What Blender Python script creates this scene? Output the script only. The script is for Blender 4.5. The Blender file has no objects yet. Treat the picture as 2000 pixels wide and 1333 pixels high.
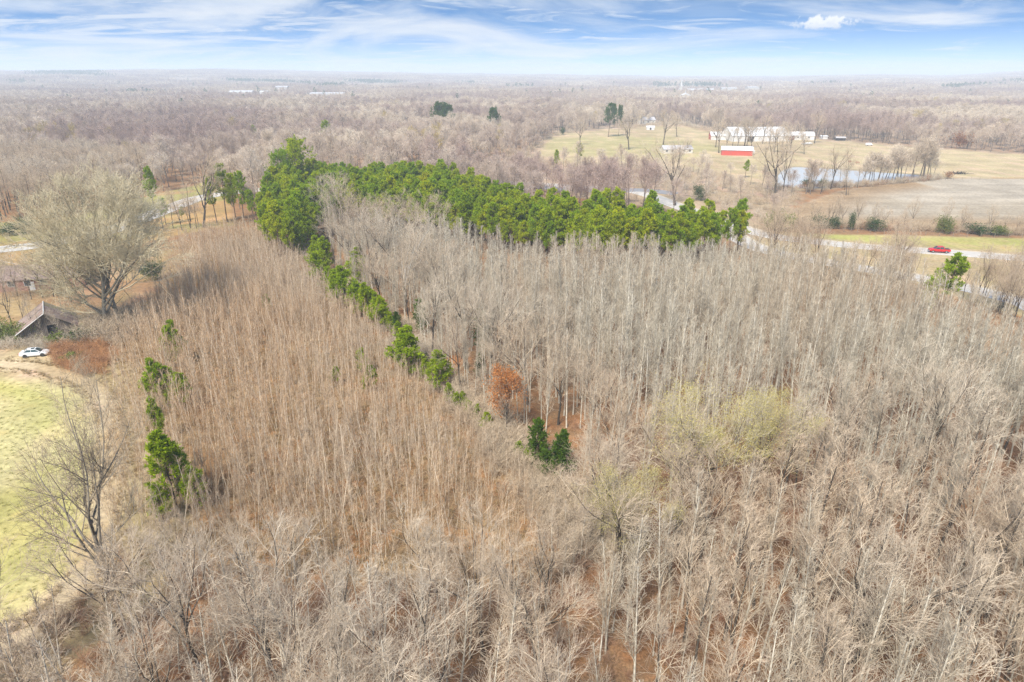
import bpy, math, random
import numpy as np
from mathutils import Vector, Matrix

# ------------------------------------------------------------------ camera, light, exposure
SC = bpy.context.scene
COL = SC.collection
HC = 47.0                                   # drone height, metres
FPX, CX, CY = 1333.0, 1000.0, 666.5         # focal length and centre in photo pixels (2000 wide)
PITCH = math.atan((CY - 147.0) / FPX)
SP, CP = math.sin(PITCH), math.cos(PITCH)
cam = bpy.data.cameras.new('camera')
cam.lens = 24.0; cam.sensor_width = 36.0; cam.clip_start = 0.5; cam.clip_end = 40000
cam_o = bpy.data.objects.new('camera', cam); COL.objects.link(cam_o)
cam_o.location = (0, 0, HC); cam_o.rotation_euler = (math.pi/2 - PITCH, 0, 0)
SC.camera = cam_o

SUN_EL, SUN_AZ = math.radians(48), math.radians(205)     # azimuth clockwise from +Y: behind the camera, a little left
W = bpy.data.worlds.new('World'); SC.world = W; W.use_nodes = True
sun = bpy.data.lights.new('sun', 'SUN'); sun.energy = 3.6; sun.angle = math.radians(17); sun.color = (1, .95, .86)
sun_o = bpy.data.objects.new('sun', sun); COL.objects.link(sun_o)
sd_ = Vector((math.sin(SUN_AZ)*math.cos(SUN_EL), math.cos(SUN_AZ)*math.cos(SUN_EL), math.sin(SUN_EL)))
sun_o.rotation_euler = sd_.to_track_quat('Z', 'Y').to_euler(); sun_o.location = (0, -60, 120)

def world():
    nt = W.node_tree; nt.nodes.clear(); N = nt.nodes.new; L = nt.links.new
    out = N('ShaderNodeOutputWorld'); bg = N('ShaderNodeBackground'); bg.inputs[1].default_value = 0.09
    tc = N('ShaderNodeTexCoord'); sep = N('ShaderNodeSeparateXYZ'); L(tc.outputs['Generated'], sep.inputs[0])
    def m(op, a, b=None, c=None, clamp=False):
        n = N('ShaderNodeMath'); n.operation = op; n.use_clamp = clamp
        for i, v in enumerate((a, b, c)):
            if v is None: continue
            if isinstance(v, (int, float)): n.inputs[i].default_value = v
            else: L(v, n.inputs[i])
        return n.outputs[0]
    def mix(f, a, b, bt='MIX'):
        n = N('ShaderNodeMix'); n.data_type = 'RGBA'; n.blend_type = bt
        for i, v in ((0, f), (6, a), (7, b)):
            if isinstance(v, (int, float)): n.inputs[i].default_value = v
            elif isinstance(v, tuple): n.inputs[i].default_value = (*v, 1)
            else: L(v, n.inputs[i])
        return n.outputs[2]
    X, Y, Z = sep.outputs
    zc = m('MAXIMUM', Z, 0.0)
    # the clear air of the photograph turns blue quickly above the horizon: sample the sky higher up
    zs = m('MULTIPLY', zc, 9.0)
    cmb = N('ShaderNodeCombineXYZ'); L(X, cmb.inputs[0]); L(Y, cmb.inputs[1]); L(m('ADD', zs, .05), cmb.inputs[2])
    nrm = N('ShaderNodeVectorMath'); nrm.operation = 'NORMALIZE'; L(cmb.outputs[0], nrm.inputs[0])
    sky = N('ShaderNodeTexSky'); sky.sky_type = 'NISHITA'; sky.sun_disc = False
    sky.sun_elevation = SUN_EL; sky.sun_rotation = SUN_AZ; sky.altitude = 100; sky.air_density = 1.0; sky.dust_density = .6; sky.ozone_density = 3.0
    L(nrm.outputs[0], sky.inputs[0])
    blue = mix(1.0, sky.outputs[0], (.40, 1.08, 1.38), 'MULTIPLY')
    # cloud layer: coordinates on a plane overhead
    def plane(off, sx, sy, seed):
        d = m('ADD', zc, off)
        c = N('ShaderNodeCombineXYZ')
        L(m('MULTIPLY', m('DIVIDE', X, d), sx), c.inputs[0]); L(m('MULTIPLY', m('DIVIDE', Y, d), sy), c.inputs[1]); c.inputs[2].default_value = seed
        return c.outputs[0]
    def noise(vec, scale, det, rough, dist=0.):
        n = N('ShaderNodeTexNoise'); L(vec, n.inputs['Vector']); n.inputs['Scale'].default_value = scale
        n.inputs['Detail'].default_value = det; n.inputs['Roughness'].default_value = rough; n.inputs['Distortion'].default_value = dist
        return n.outputs['Fac']
    def ramp(v, a, b):
        n = N('ShaderNodeMapRange'); n.interpolation_type = 'SMOOTHSTEP'; L(v, n.inputs[0]); n.inputs[1].default_value = a; n.inputs[2].default_value = b
        return n.outputs[0]
    n1 = noise(plane(.06, .62, .42, 3.7), .50, 7, .58, .9)
    n2 = noise(plane(.06, .8, 1.0, 8.1), 1.0, 6, .62, 1.4)
    # more cloud towards the west (image left), as the photograph has
    bias = m('MULTIPLY', m('SUBTRACT', .12, X), .11)
    f1 = ramp(m('ADD', n1, bias), .43, .66)
    f2 = m('MULTIPLY', ramp(m('ADD', n2, bias), .47, .70), .85)
    cl = m('MAXIMUM', f1, f2)
    cl = m('MULTIPLY', cl, .88)
    shade = noise(plane(.045, .6, 1.2, 21.), 1.0, 4, .5)
    ccol = mix(ramp(shade, .35, .7), (4.2, 4.6, 5.2), (5.0, 5.15, 5.35))
    c1 = mix(cl, blue, ccol)
    # one small puffy cumulus standing alone on the right
    px, py = 1608., 46.
    yc = (CY - py)/FPX; dx = (px - CX)/FPX
    v = Vector((dx, CP + yc*SP, -SP + yc*CP)).normalized()
    az = m('ARCTAN2', X, Y); el = m('ARCSINE', Z)
    a0 = math.atan2(v.x, v.y); e0 = math.asin(v.z)
    pn = N('ShaderNodeCombineXYZ'); L(az, pn.inputs[0]); L(el, pn.inputs[1])
    wob = noise(pn.outputs[0], 90., 5, .6)
    dA = m('DIVIDE', m('SUBTRACT', az, a0), .037); dE0 = m('SUBTRACT', el, e0)
    dE = m('DIVIDE', dE0, .0105)
    r = m('SQRT', m('ADD', m('MULTIPLY', dA, dA), m('MULTIPLY', dE, dE)))
    body = ramp(m('ADD', r, m('MULTIPLY', m('SUBTRACT', wob, .5), 2.6)), 1.0, .45)
    body = m('MULTIPLY', body, ramp(dE0, -.0085, -.004))
    cum = mix(ramp(m('ADD', dE0, m('MULTIPLY', m('SUBTRACT', wob, .5), .02)), -.006, .004), (4.3, 4.6, 5.1), (5.6, 5.65, 5.7))
    c2 = mix(m('MULTIPLY', body, .92), c1, cum)
    # whitish band of distant air at the horizon
    hz = m('POWER', m('SUBTRACT', 1.0, m('MINIMUM', m('MULTIPLY', zc, 11.0), 1.0)), 2.2)
    c3 = mix(m('MULTIPLY', hz, .85), c2, (4.4, 4.8, 5.3))
    L(c3, bg.inputs[0]); L(bg.outputs[0], out.inputs[0])
world()
SC.view_settings.view_transform = 'Standard'; SC.view_settings.look = 'None'
SC.view_settings.exposure = 1.05; SC.view_settings.gamma = 1.0; SC.view_settings.use_curve_mapping = False
cy = SC.cycles
SC.render.engine = 'CYCLES'
cy.max_bounces = 4; cy.diffuse_bounces = 3; cy.glossy_bounces = 2; cy.transmission_bounces = 2; cy.volume_bounces = 1; cy.transparent_max_bounces = 4
cy.use_denoising = True; cy.denoiser = 'OPENIMAGEDENOISE'; cy.denoising_input_passes = 'RGB_ALBEDO_NORMAL'; cy.denoising_prefilter = 'NONE'
cy.use_adaptive_sampling = False
cy.caustics_reflective = False; cy.caustics_refractive = False
cy.filter_width = 1.5
HAZE_DENSITY = 1/3200.

# ------------------------------------------------------------------ helpers
rs = np.random.default_rng(7)
def P(px, py, z=0.0):
    """ground point (height z) seen at a photo pixel"""
    yc = (CY - py)/FPX; k = (HC - z)/(SP - yc*CP)
    return np.array([(px - CX)/FPX*k, (CP + yc*SP)*k])
def PP(pts, z=0.0): return np.array([P(a, b, z) for a, b in pts])
def height_at(y, py):
    yc = (CY - py)/FPX
    return HC - y*(SP - yc*CP)/(CP + yc*SP)

def smooth(a, b, x):
    t = np.clip((np.asarray(x, float) - a)/(b - a), 0, 1); return t*t*(3 - 2*t)

_perm = np.random.default_rng(3).random((64, 64))
def vnoise(x, y, s):
    """cheap tiling value noise in 0..1"""
    x = np.asarray(x, float)/s; y = np.asarray(y, float)/s
    xi = np.floor(x).astype(int); yi = np.floor(y).astype(int); fx = x - xi; fy = y - yi
    fx = fx*fx*(3-2*fx); fy = fy*fy*(3-2*fy)
    g = lambda i, j: _perm[i % 64, j % 64]
    return (g(xi, yi)*(1-fx) + g(xi+1, yi)*fx)*(1-fy) + (g(xi, yi+1)*(1-fx) + g(xi+1, yi+1)*fx)*fy

AZ_X = np.array([-1000, 0, 150, 300, 420, 600, 800, 950, 1100, 1300, 1500, 1620, 1720, 1850, 1930, 2000, 3000.])
AZ_Y = np.array([140, 137, 136, 133.5, 134, 138, 140, 142, 144, 146, 146, 144, 142, 144, 141, 138, 138.])
def terr(x, y):
    x = np.asarray(x, float); y = np.asarray(y, float)
    d = np.hypot(x, y)
    px = CX + FPX*np.where(y > 1, x/np.maximum(y, 1)/CP, 0)
    px = np.clip(px, -1000, 3000)
    top = 16 + (147 - np.interp(px, AZ_X, AZ_Y))/FPX*.87*6000*1.08
    ramp = smooth(1500, 6000, d)
    h = ramp*top
    h = h + smooth(900, 2000, d)*(vnoise(x + 300, y, 700)*20 + vnoise(x, y, 260)*7 - 12)*(.4 + .6*smooth(1500, 3500, d))*np.clip(1.4 - ramp*.6, 0, 1)
    h = h*(1 - smooth(6600, 8600, d)*.9)
    return h

def poly_sd(poly, x, y):
    """signed distance to a polygon, positive inside"""
    x = np.asarray(x, float); y = np.asarray(y, float)
    d2 = np.full(x.shape, 1e18); ins = np.zeros(x.shape, bool); n = len(poly)
    for i in range(n):
        ax, ay = poly[i]; bx, by = poly[(i+1) % n]
        ex, ey = bx-ax, by-ay; wx, wy = x-ax, y-ay
        t = np.clip((wx*ex + wy*ey)/(ex*ex + ey*ey + 1e-12), 0, 1)
        d2 = np.minimum(d2, (wx - ex*t)**2 + (wy - ey*t)**2)
        c = ((ay > y) != (by > y))
        with np.errstate(divide='ignore', invalid='ignore'):
            xx = (bx-ax)*(y-ay)/(by-ay + 1e-12) + ax
        ins ^= c & (x < xx)
    return np.sqrt(d2)*np.where(ins, 1, -1)
def line_d(line, x, y):
    x = np.asarray(x, float); y = np.asarray(y, float); d2 = np.full(x.shape, 1e18)
    for (ax, ay), (bx, by) in zip(line[:-1], line[1:]):
        ex, ey = bx-ax, by-ay; wx, wy = x-ax, y-ay
        t = np.clip((wx*ex + wy*ey)/(ex*ex+ey*ey+1e-12), 0, 1)
        d2 = np.minimum(d2, (wx-ex*t)**2 + (wy-ey*t)**2)
    return np.sqrt(d2)
def smooth_line(pts, n=12):
    """Catmull-Rom through points"""
    pts = np.asarray(pts, float); p = np.vstack([2*pts[0]-pts[1], pts, 2*pts[-1]-pts[-2]]); out = []
    for i in range(1, len(p)-2):
        for t in np.linspace(0, 1, n, endpoint=False):
            a, b, c, d = p[i-1], p[i], p[i+1], p[i+2]
            out.append(.5*((2*b) + (c-a)*t + (2*a-5*b+4*c-d)*t*t + (3*b-a-3*c+d)*t**3))
    out.append(pts[-1]); return np.array(out)

def new_mesh(name, V, F, mats=(), mat_idx=None, sm=False):
    """V (n,3), F int array (m,k) or list of faces"""
    me = bpy.data.meshes.new(name)
    V = np.asarray(V, np.float32)
    if isinstance(F, np.ndarray):
        k = F.shape[1]; m = len(F)
        me.vertices.add(len(V)); me.vertices.foreach_set('co', V.ravel())
        me.loops.add(m*k); me.loops.foreach_set('vertex_index', F.astype(np.int32).ravel())
        me.polygons.add(m); me.polygons.foreach_set('loop_start', np.arange(0, m*k, k, dtype=np.int32))
        me.polygons.foreach_set('loop_total', np.full(m, k, np.int32))
    else:
        me.from_pydata([tuple(map(float, v)) for v in V], [], [tuple(int(i) for i in f) for f in F])
    for m_ in mats: me.materials.append(m_)
    if mat_idx is not None: me.polygons.foreach_set('material_index', np.asarray(mat_idx, np.int32))
    me.polygons.foreach_set('use_smooth', np.full(len(me.polygons), sm))
    me.update(calc_edges=True); me.validate(verbose=False)
    return me
def link(name, me, parent=None, loc=(0, 0, 0), rz=0.0, sc=1.0):
    o = bpy.data.objects.new(name, me); COL.objects.link(o)
    if parent is not None: o.parent = parent
    o.location = loc; o.rotation_euler = (0, 0, rz)
    o.scale = (sc, sc, sc) if isinstance(sc, (int, float)) else sc
    return o
def tag(o, label=None, cat=None, group=None, kind=None):
    if label: o['label'] = label
    if cat: o['category'] = cat
    if group: o['group'] = group
    if kind: o['kind'] = kind
    return o

class MB:
    """collects simple solids into one mesh"""
    def __init__(s): s.v = []; s.f = []
    def add(s, V, F):
        b = len(s.v); s.v += [tuple(map(float, v)) for v in V]; s.f += [tuple(i+b for i in f) for f in F]; return s
    def box(s, x0, x1, y0, y1, z0, z1):
        V = [(x, y, z) for z in (z0, z1) for y in (y0, y1) for x in (x0, x1)]
        return s.add(V, [(0,2,3,1),(4,5,7,6),(0,1,5,4),(2,6,7,3),(0,4,6,2),(1,3,7,5)])
    def prism(s, prof, y0, y1, axis='y'):
        """polygon (a, z) extruded along an axis"""
        n = len(prof)
        if axis == 'y': V = [(a, y0, z) for a, z in prof] + [(a, y1, z) for a, z in prof]
        else: V = [(y0, a, z) for a, z in prof] + [(y1, a, z) for a, z in prof]
        F = [tuple(range(n)), tuple(range(2*n-1, n-1, -1))] + [(i, i+n, (i+1) % n + n, (i+1) % n) for i in range(n)]
        return s.add(V, F)
    def cyl(s, c, r, y0, y1, n=14, axis='y'):
        pr = [(c[0] + r*math.cos(2*math.pi*i/n), c[1] + r*math.sin(2*math.pi*i/n)) for i in range(n)]
        return s.prism(pr, y0, y1, axis)
    def slab(s, quad, t):
        """a quad thickened along its normal"""
        q = [Vector(p) for p in quad]; nrm = (q[1]-q[0]).cross(q[3]-q[0]).normalized()*t
        V = q + [p + nrm for p in q]
        return s.add(V, [(3,2,1,0),(4,5,6,7),(0,1,5,4),(1,2,6,5),(2,3,7,6),(3,0,4,7)])
    def tube(s, a, b, r0, r1=None, n=6):
        a = Vector(a); b = Vector(b); t = (b-a).normalized(); r1 = r0 if r1 is None else r1
        u = t.cross(Vector((0, 0, 1)) if abs(t.z) < .9 else Vector((1, 0, 0))).normalized(); w = t.cross(u)
        V = [p + (u*math.cos(2*math.pi*i/n) + w*math.sin(2*math.pi*i/n))*r for p, r in ((a, r0), (b, r1)) for i in range(n)]
        return s.add(V, [tuple(range(n-1, -1, -1)), tuple(range(n, 2*n))] + [(i, (i+1) % n, (i+1) % n + n, i+n) for i in range(n)])
    def build(s, name, mat, parent=None, loc=(0, 0, 0), rz=0.):
        me = new_mesh(name, s.v, s.f, [mat])
        return link(name, me, parent, loc, rz)

def empty(name, loc, rz=0., label=None, cat=None, group=None):
    o = bpy.data.objects.new(name, None); COL.objects.link(o); o.location = loc; o.rotation_euler = (0, 0, rz); o.empty_display_size = .5
    return tag(o, label, cat, group)

# ------------------------------------------------------------------ materials
def nodes(name):
    m = bpy.data.materials.new(name); m.use_nodes = True; nt = m.node_tree; nt.nodes.clear()
    return m, nt, nt.nodes.new, nt.links.new
def mixn(nt, f, a, b, bt='MIX'):
    n = nt.nodes.new('ShaderNodeMix'); n.data_type = 'RGBA'; n.blend_type = bt
    for i, v in ((0, f), (6, a), (7, b)):
        if isinstance(v, (int, float)): n.inputs[i].default_value = v
        elif isinstance(v, tuple): n.inputs[i].default_value = (*v[:3], 1)
        else: nt.links.new(v, n.inputs[i])
    return n.outputs[2]
def noisen(nt, vec, scale, det=3, rough=.55):
    n = nt.nodes.new('ShaderNodeTexNoise'); n.inputs['Scale'].default_value = scale; n.inputs['Detail'].default_value = det; n.inputs['Roughness'].default_value = rough
    if vec is not None: nt.links.new(vec, n.inputs['Vector'])
    return n.outputs['Fac']
def rangen(nt, v, a, b, c=0., d=1.):
    n = nt.nodes.new('ShaderNodeMapRange'); nt.links.new(v, n.inputs[0])
    for i, x in enumerate((a, b, c, d)): n.inputs[i+1].default_value = x
    return n.outputs[0]
def greyn(nt, v):
    n = nt.nodes.new('ShaderNodeCombineColor')
    for i in range(3): nt.links.new(v, n.inputs[i])
    return n.outputs[0]
def bark(name, c1, c2, patch=None, patch_scale=.012, fine=3.0):
    """twigs and bark: colour differs from tree to tree, and drifts over the woodland"""
    m, nt, N, L = nodes(name)
    oi = N('ShaderNodeObjectInfo'); geo = N('ShaderNodeNewGeometry')
    c = mixn(nt, oi.outputs['Random'], c1, c2)
    if patch is not None:
        f = rangen(nt, noisen(nt, oi.outputs['Location'], patch_scale, 3, .6), .42, .58)
        c = mixn(nt, f, c, patch)
    k = rangen(nt, noisen(nt, geo.outputs['Position'], fine, 2), .3, .7, .72, 1.25)
    c = mixn(nt, 1.0, c, greyn(nt, k), 'MULTIPLY')
    d = N('ShaderNodeBsdfDiffuse'); L(c, d.inputs[0]); o = N('ShaderNodeOutputMaterial'); L(d.outputs[0], o.inputs[0])
    return m
def foliage(name, c1, c2, c3=None, transl=.3, fine=1.2):
    m, nt, N, L = nodes(name)
    oi = N('ShaderNodeObjectInfo'); geo = N('ShaderNodeNewGeometry')
    c = mixn(nt, oi.outputs['Random'], c1, c2)
    if c3 is not None: c = mixn(nt, rangen(nt, noisen(nt, geo.outputs['Position'], fine, 3), .45, .68), c, c3)
    k = rangen(nt, geo.outputs['Random Per Island'], 0, 1, .7, 1.3)
    c = mixn(nt, 1.0, c, greyn(nt, k), 'MULTIPLY')
    d = N('ShaderNodeBsdfDiffuse'); t = N('ShaderNodeBsdfTranslucent'); mx = N('ShaderNodeMixShader'); mx.inputs[0].default_value = transl
    L(c, d.inputs[0]); L(c, t.inputs[0]); L(d.outputs[0], mx.inputs[1]); L(t.outputs[0], mx.inputs[2])
    o = N('ShaderNodeOutputMaterial'); L(mx.outputs[0], o.inputs[0]); return m
def solid(name, c, rough=.6, metal=0., var=.15, scale=2., c2=None, spec=.4, streak=None):
    """a painted or weathered surface with uneven tone"""
    m, nt, N, L = nodes(name)
    geo = N('ShaderNodeTexCoord'); b = N('ShaderNodeBsdfPrincipled')
    vec = geo.outputs['Object']
    if streak:
        mp = N('ShaderNodeMapping'); mp.inputs['Scale'].default_value = streak; L(vec, mp.inputs[0]); vec = mp.outputs[0]
    n = noisen(nt, vec, scale, 5, .6)
    col = mixn(nt, rangen(nt, n, .35, .65), c, c2) if c2 else c
    k = rangen(nt, noisen(nt, vec, scale*2.7, 3), .3, .7, 1-var, 1+var)
    col = mixn(nt, 1.0, col, greyn(nt, k), 'MULTIPLY')
    L(col, b.inputs['Base Color']); b.inputs['Roughness'].default_value = rough; b.inputs['Metallic'].default_value = metal
    b.inputs['Specular IOR Level'].default_value = spec
    o = N('ShaderNodeOutputMaterial'); L(b.outputs[0], o.inputs[0]); return m
def ground_mat(name, furrow=False, grass=False, litter=False):
    """base colour from the terrain's own colour layer, broken up by noise at several scales"""
    m, nt, N, L = nodes(name)
    at = N('ShaderNodeAttribute'); at.attribute_name = 'soil'; geo = N('ShaderNodeNewGeometry'); pos = geo.outputs['Position']
    c = at.outputs['Color']
    k1 = rangen(nt, noisen(nt, pos, .06, 5, .6), .3, .7, .78, 1.2); c = mixn(nt, 1.0, c, greyn(nt, k1), 'MULTIPLY')
    k2 = rangen(nt, noisen(nt, pos, .9, 6, .7), .3, .7, .7, 1.3); c = mixn(nt, 1.0, c, greyn(nt, k2), 'MULTIPLY')
    if litter:
        f = rangen(nt, noisen(nt, pos, .22, 4, .65), .45, .62); c = mixn(nt, f, c, mixn(nt, 1.0, c, (1.12, .90, .75), 'MULTIPLY'))
        k3 = rangen(nt, noisen(nt, pos, 4.5, 4, .7), .3, .7, .55, 1.5); c = mixn(nt, 1.0, c, greyn(nt, k3), 'MULTIPLY')
    if grass:
        mp = N('ShaderNodeMapping'); mp.inputs['Rotation'].default_value = (0, 0, .5); mp.inputs['Scale'].default_value = (.10, .03, 1); L(pos, mp.inputs[0])
        f = rangen(nt, noisen(nt, mp.outputs[0], 1.0, 5, .6), .47, .66); c = mixn(nt, f, c, mixn(nt, 1.0, c, (1.2, 1.1, 1.25), 'MULTIPLY'))
        f = rangen(nt, noisen(nt, pos, .17, 4, .7), .55, .75); c = mixn(nt, f, c, mixn(nt, 1.0, c, (1.06, .95, .85), 'MULTIPLY'))
    if furrow:
        mp = N('ShaderNodeMapping'); mp.inputs['Rotation'].default_value = (0, 0, math.radians(-20)); mp.inputs['Scale'].default_value = (.004, .16, 1); L(pos, mp.inputs[0])
        k = rangen(nt, noisen(nt, mp.outputs[0], 1.0, 4, .6), .35, .65, .84, 1.1); c = mixn(nt, 1.0, c, greyn(nt, k), 'MULTIPLY')
    b = N('ShaderNodeBsdfDiffuse'); L(c, b.inputs[0])
    bp = N('ShaderNodeBump'); bp.inputs['Strength'].default_value = .5; bp.inputs['Distance'].default_value = .15
    L(noisen(nt, pos, 2.5, 4, .7), bp.inputs['Height']); L(bp.outputs[0], b.inputs['Normal'])
    o = N('ShaderNodeOutputMaterial'); L(b.outputs[0], o.inputs[0]); return m

M = {}
M['poplar_twig'] = bark('pale_grey_twigs', (.50, .445, .35), (.37, .325, .25), (.44, .35, .255), .02)
M['poplar_bark'] = bark('pale_grey_bark', (.60, .55, .455), (.45, .41, .335))
M['sap_twig'] = bark('brown_grey_twigs', (.54, .42, .30), (.40, .30, .21), (.47, .32, .195), .03)
M['fine_twig'] = bark('fine_brown_twigs', (.53, .44, .335), (.41, .325, .24), (.47, .36, .26), .02)
M['fine_pale_twig'] = bark('fine_grey_brown_twigs', (.51, .45, .355), (.40, .345, .265), (.46, .38, .285), .02)
M['sap_bark'] = bark('pale_sapling_bark', (.70, .60, .46), (.56, .46, .34))
M['oak_twig'] = bark('weathered_grey_twigs', (.57, .49, .385), (.43, .355, .265), (.49, .385, .27), .02)
M['oak_bark'] = bark('dark_grey_bark', (.12, .10, .08), (.07, .06, .05))
M['edge_twig'] = bark('reddish_grey_twigs', (.40, .31, .23), (.34, .25, .19), (.36, .30, .20), .02)
M['giant_bark'] = bark('lichened_grey_bark', (.27, .235, .18), (.22, .19, .15))
M['green_twig'] = bark('olive_grey_twigs', (.54, .47, .32), (.46, .39, .26))
M['white_bark'] = bark('white_bark', (.62, .58, .52), (.55, .52, .47))
M['far_twig'] = bark('woodland_twigs', (.68, .58, .46), (.48, .385, .29), (.38, .28, .24), .0055)
M['far_bark'] = bark('woodland_bark', (.12, .10, .085), (.18, .15, .13))
M['yellow_twig'] = bark('budding_yellow_twigs', (.46, .35, .13), (.40, .31, .14))
M['red_twig'] = bark('russet_twigs', (.34, .16, .10), (.28, .15, .09))
M['pine'] = foliage('pine_needles', (.250, .375, .016), (.480, .500, .012), (.215, .320, .014), .4)
M['pine_lime'] = foliage('yellow_green_needles', (.42, .42, .010), (.44, .43, .010), (.32, .34, .010), .35)
M['pine_dark'] = foliage('dark_needles', (.055, .125, .022), (.075, .15, .022), (.045, .09, .018), .25)
M['pine_young'] = foliage('young_pine_needles', (.30, .40, .012), (.36, .44, .012), (.20, .29, .012), .4)
M['cedar'] = foliage('cedar_needles', (.075, .14, .016), (.10, .165, .016), (.05, .09, .014), .25)
M['pine_bark'] = bark('pine_bark', (.15, .10, .07), (.11, .08, .06))
M['orange_leaf'] = foliage('dead_orange_leaves', (.52, .23, .08), (.46, .19, .065), (.40, .16, .06), .35)
M['rust_leaf'] = foliage('russet_leaves', (.30, .12, .05), (.34, .15, .06), None, .3)
M['bud'] = foliage('yellow_buds', (.52, .44, .13), (.48, .41, .16), None, .3)
M['shrub_green'] = foliage('shrub_leaves', (.17, .20, .03), (.14, .17, .035), (.08, .12, .03), .25)
M['shrub_dark'] = foliage('dark_shrub_leaves', (.035, .075, .02), (.05, .09, .025), None, .2)
M['dry_grass'] = foliage('dry_grass_blades', (.42, .27, .12), (.48, .35, .18), None, .25)
M['pale_grass'] = foliage('straw_grass_blades', (.50, .385, .22), (.45, .33, .18), None, .25)
M['lime_grass'] = foliage('green_grass_blades', (.37, .335, .10), (.42, .37, .15), None, .25)
M['bramble'] = bark('bramble_canes', (.36, .20, .12), (.32, .21, .14), fine=1.)
M['bramble_orange'] = bark('orange_bramble_canes', (.46, .24, .11), (.40, .22, .12), fine=1.)
M['litter'] = ground_mat('leaf_litter_ground', litter=True)
M['grass'] = ground_mat('mown_grass_ground', grass=True)
M['soil'] = ground_mat('bare_soil_ground')
M['plow'] = ground_mat('plowed_ground', furrow=True)

# ------------------------------------------------------------------ zones of the ground (photo outlines laid on the ground)
Z = {}
Z['sapling'] = PP([(352, 478), (300, 600), (240, 665), (222, 740), (212, 850), (206, 950), (222, 1075), (420, 1120), (700, 1140), (1000, 1150), (1080, 1090), (1040, 985), (940, 862), (850, 770), (740, 650), (620, 548), (525, 462)])
HEDGE = PP([(530, 452), (625, 540), (745, 642), (855, 765), (945, 860), (1015, 945), (1075, 1010), (1120, 1090)])
Z['field'] = np.vstack([PP([(-260, 738), (0, 738), (80, 745), (150, 765), (186, 800), (194, 850), (190, 920), (176, 1010), (150, 1110), (80, 1190), (-20, 1230)]), [[-60, 20], [-160, 20]]])
TRACK = smooth_line(PP([(-260, 712), (0, 712), (90, 722), (164, 745), (208, 785), (216, 850), (212, 930), (198, 1020), (165, 1120), (95, 1215), (0, 1270)]))
Z['yard'] = PP([(-400, 520), (0, 520), (160, 515), (375, 468), (312, 600), (250, 668), (150, 660), (60, 655), (-60, 668), (-500, 690)])
Z['verge_left'] = PP([(-600, 520), (-200, 450), (120, 425), (430, 350), (460, 440), (300, 470), (130, 515), (-100, 545)])
Z['verge_right'] = np.vstack([PP([(1470, 452), (1600, 458), (2000, 466), (2300, 470), (2500, 640), (2080, 640), (1900, 590), (1760, 548), (1600, 516), (1470, 480)])])
Z['plowed'] = PP([(1545, 437), (1560, 402), (1640, 374), (1760, 356), (1850, 349), (2010, 350), (2700, 352), (2900, 446), (2010, 447), (1760, 442)])
Z['pasture'] = PP([(1040, 306), (1085, 264), (1190, 252), (1330, 246), (1400, 262), (1600, 274), (1700, 281), (1830, 291), (2000, 302), (2600, 326), (2700, 352), (2010, 349), (1850, 348), (1700, 360), (1560, 372), (1480, 362), (1400, 340), (1250, 320), (1140, 326)])
Z['pond'] = PP([(1518, 364), (1522, 340), (1548, 328), (1600, 330), (1665, 334), (1720, 338), (1790, 343), (1796, 349), (1742, 355), (1660, 361), (1590, 368)])
Z['rough'] = PP([(925, 350), (1000, 308), (1085, 262), (1330, 238), (1412, 262), (1560, 372), (1550, 450), (1480, 478), (1400, 445), (1340, 420), (1060, 372)])
Z['drive'] = PP([(905, 332), (940, 318), (985, 313), (1060, 340), (1100, 352), (1080, 360), (1010, 352), (950, 345)])
ROADS = {
  'far_right': (smooth_line(np.vstack([[[300, 120]], PP([(2150, 518), (2000, 505), (1830, 492), (1700, 483), (1600, 473), (1480, 455), (1330, 405), (1240, 375), (1100, 363), (1000, 357), (900, 352), (700, 352)])])), 8.2),
  'near_right': (smooth_line(np.vstack([[[190, 70]], PP([(2200, 650), (2000, 592), (1890, 563), (1770, 539), (1600, 510), (1480, 484), (1400, 440), (1340, 415)])])), 7.6),
  'left': (smooth_line(PP([(-700, 560), (-300, 520), (0, 488), (75, 479), (200, 455), (330, 408), (400, 385), (520, 370), (700, 352), (900, 335)])), 9.5),
}
Z['pines'] = PP([(500, 412), (512, 372), (530, 338), (620, 322), (830, 324), (930, 346), (1060, 384), (1240, 398), (1340, 405), (1462, 405), (1455, 428), (1300, 436), (1180, 440), (1080, 428), (900, 402), (790, 388), (680, 374), (620, 388), (600, 404), (560, 428)], 12.5)
pop_far = PP([(870, 440), (1080, 462), (1300, 466), (1450, 445), (1600, 474), (1750, 518), (1900, 566), (2080, 615), (2300, 690)], 12.5)
Z['poplar'] = np.vstack([HEDGE[1:5] + [3.5, 0], HEDGE[5:] + [4, 0], [[7, 44], [5.5, 24], [110, 22]], pop_far[::-1], PP([(640, 470)])])

def road_dist(x, y):
    d = np.full(np.shape(x), 1e9)
    for ln, w in ROADS.values(): d = np.minimum(d, line_d(ln[::3], x, y) - w/2)
    return d

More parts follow.
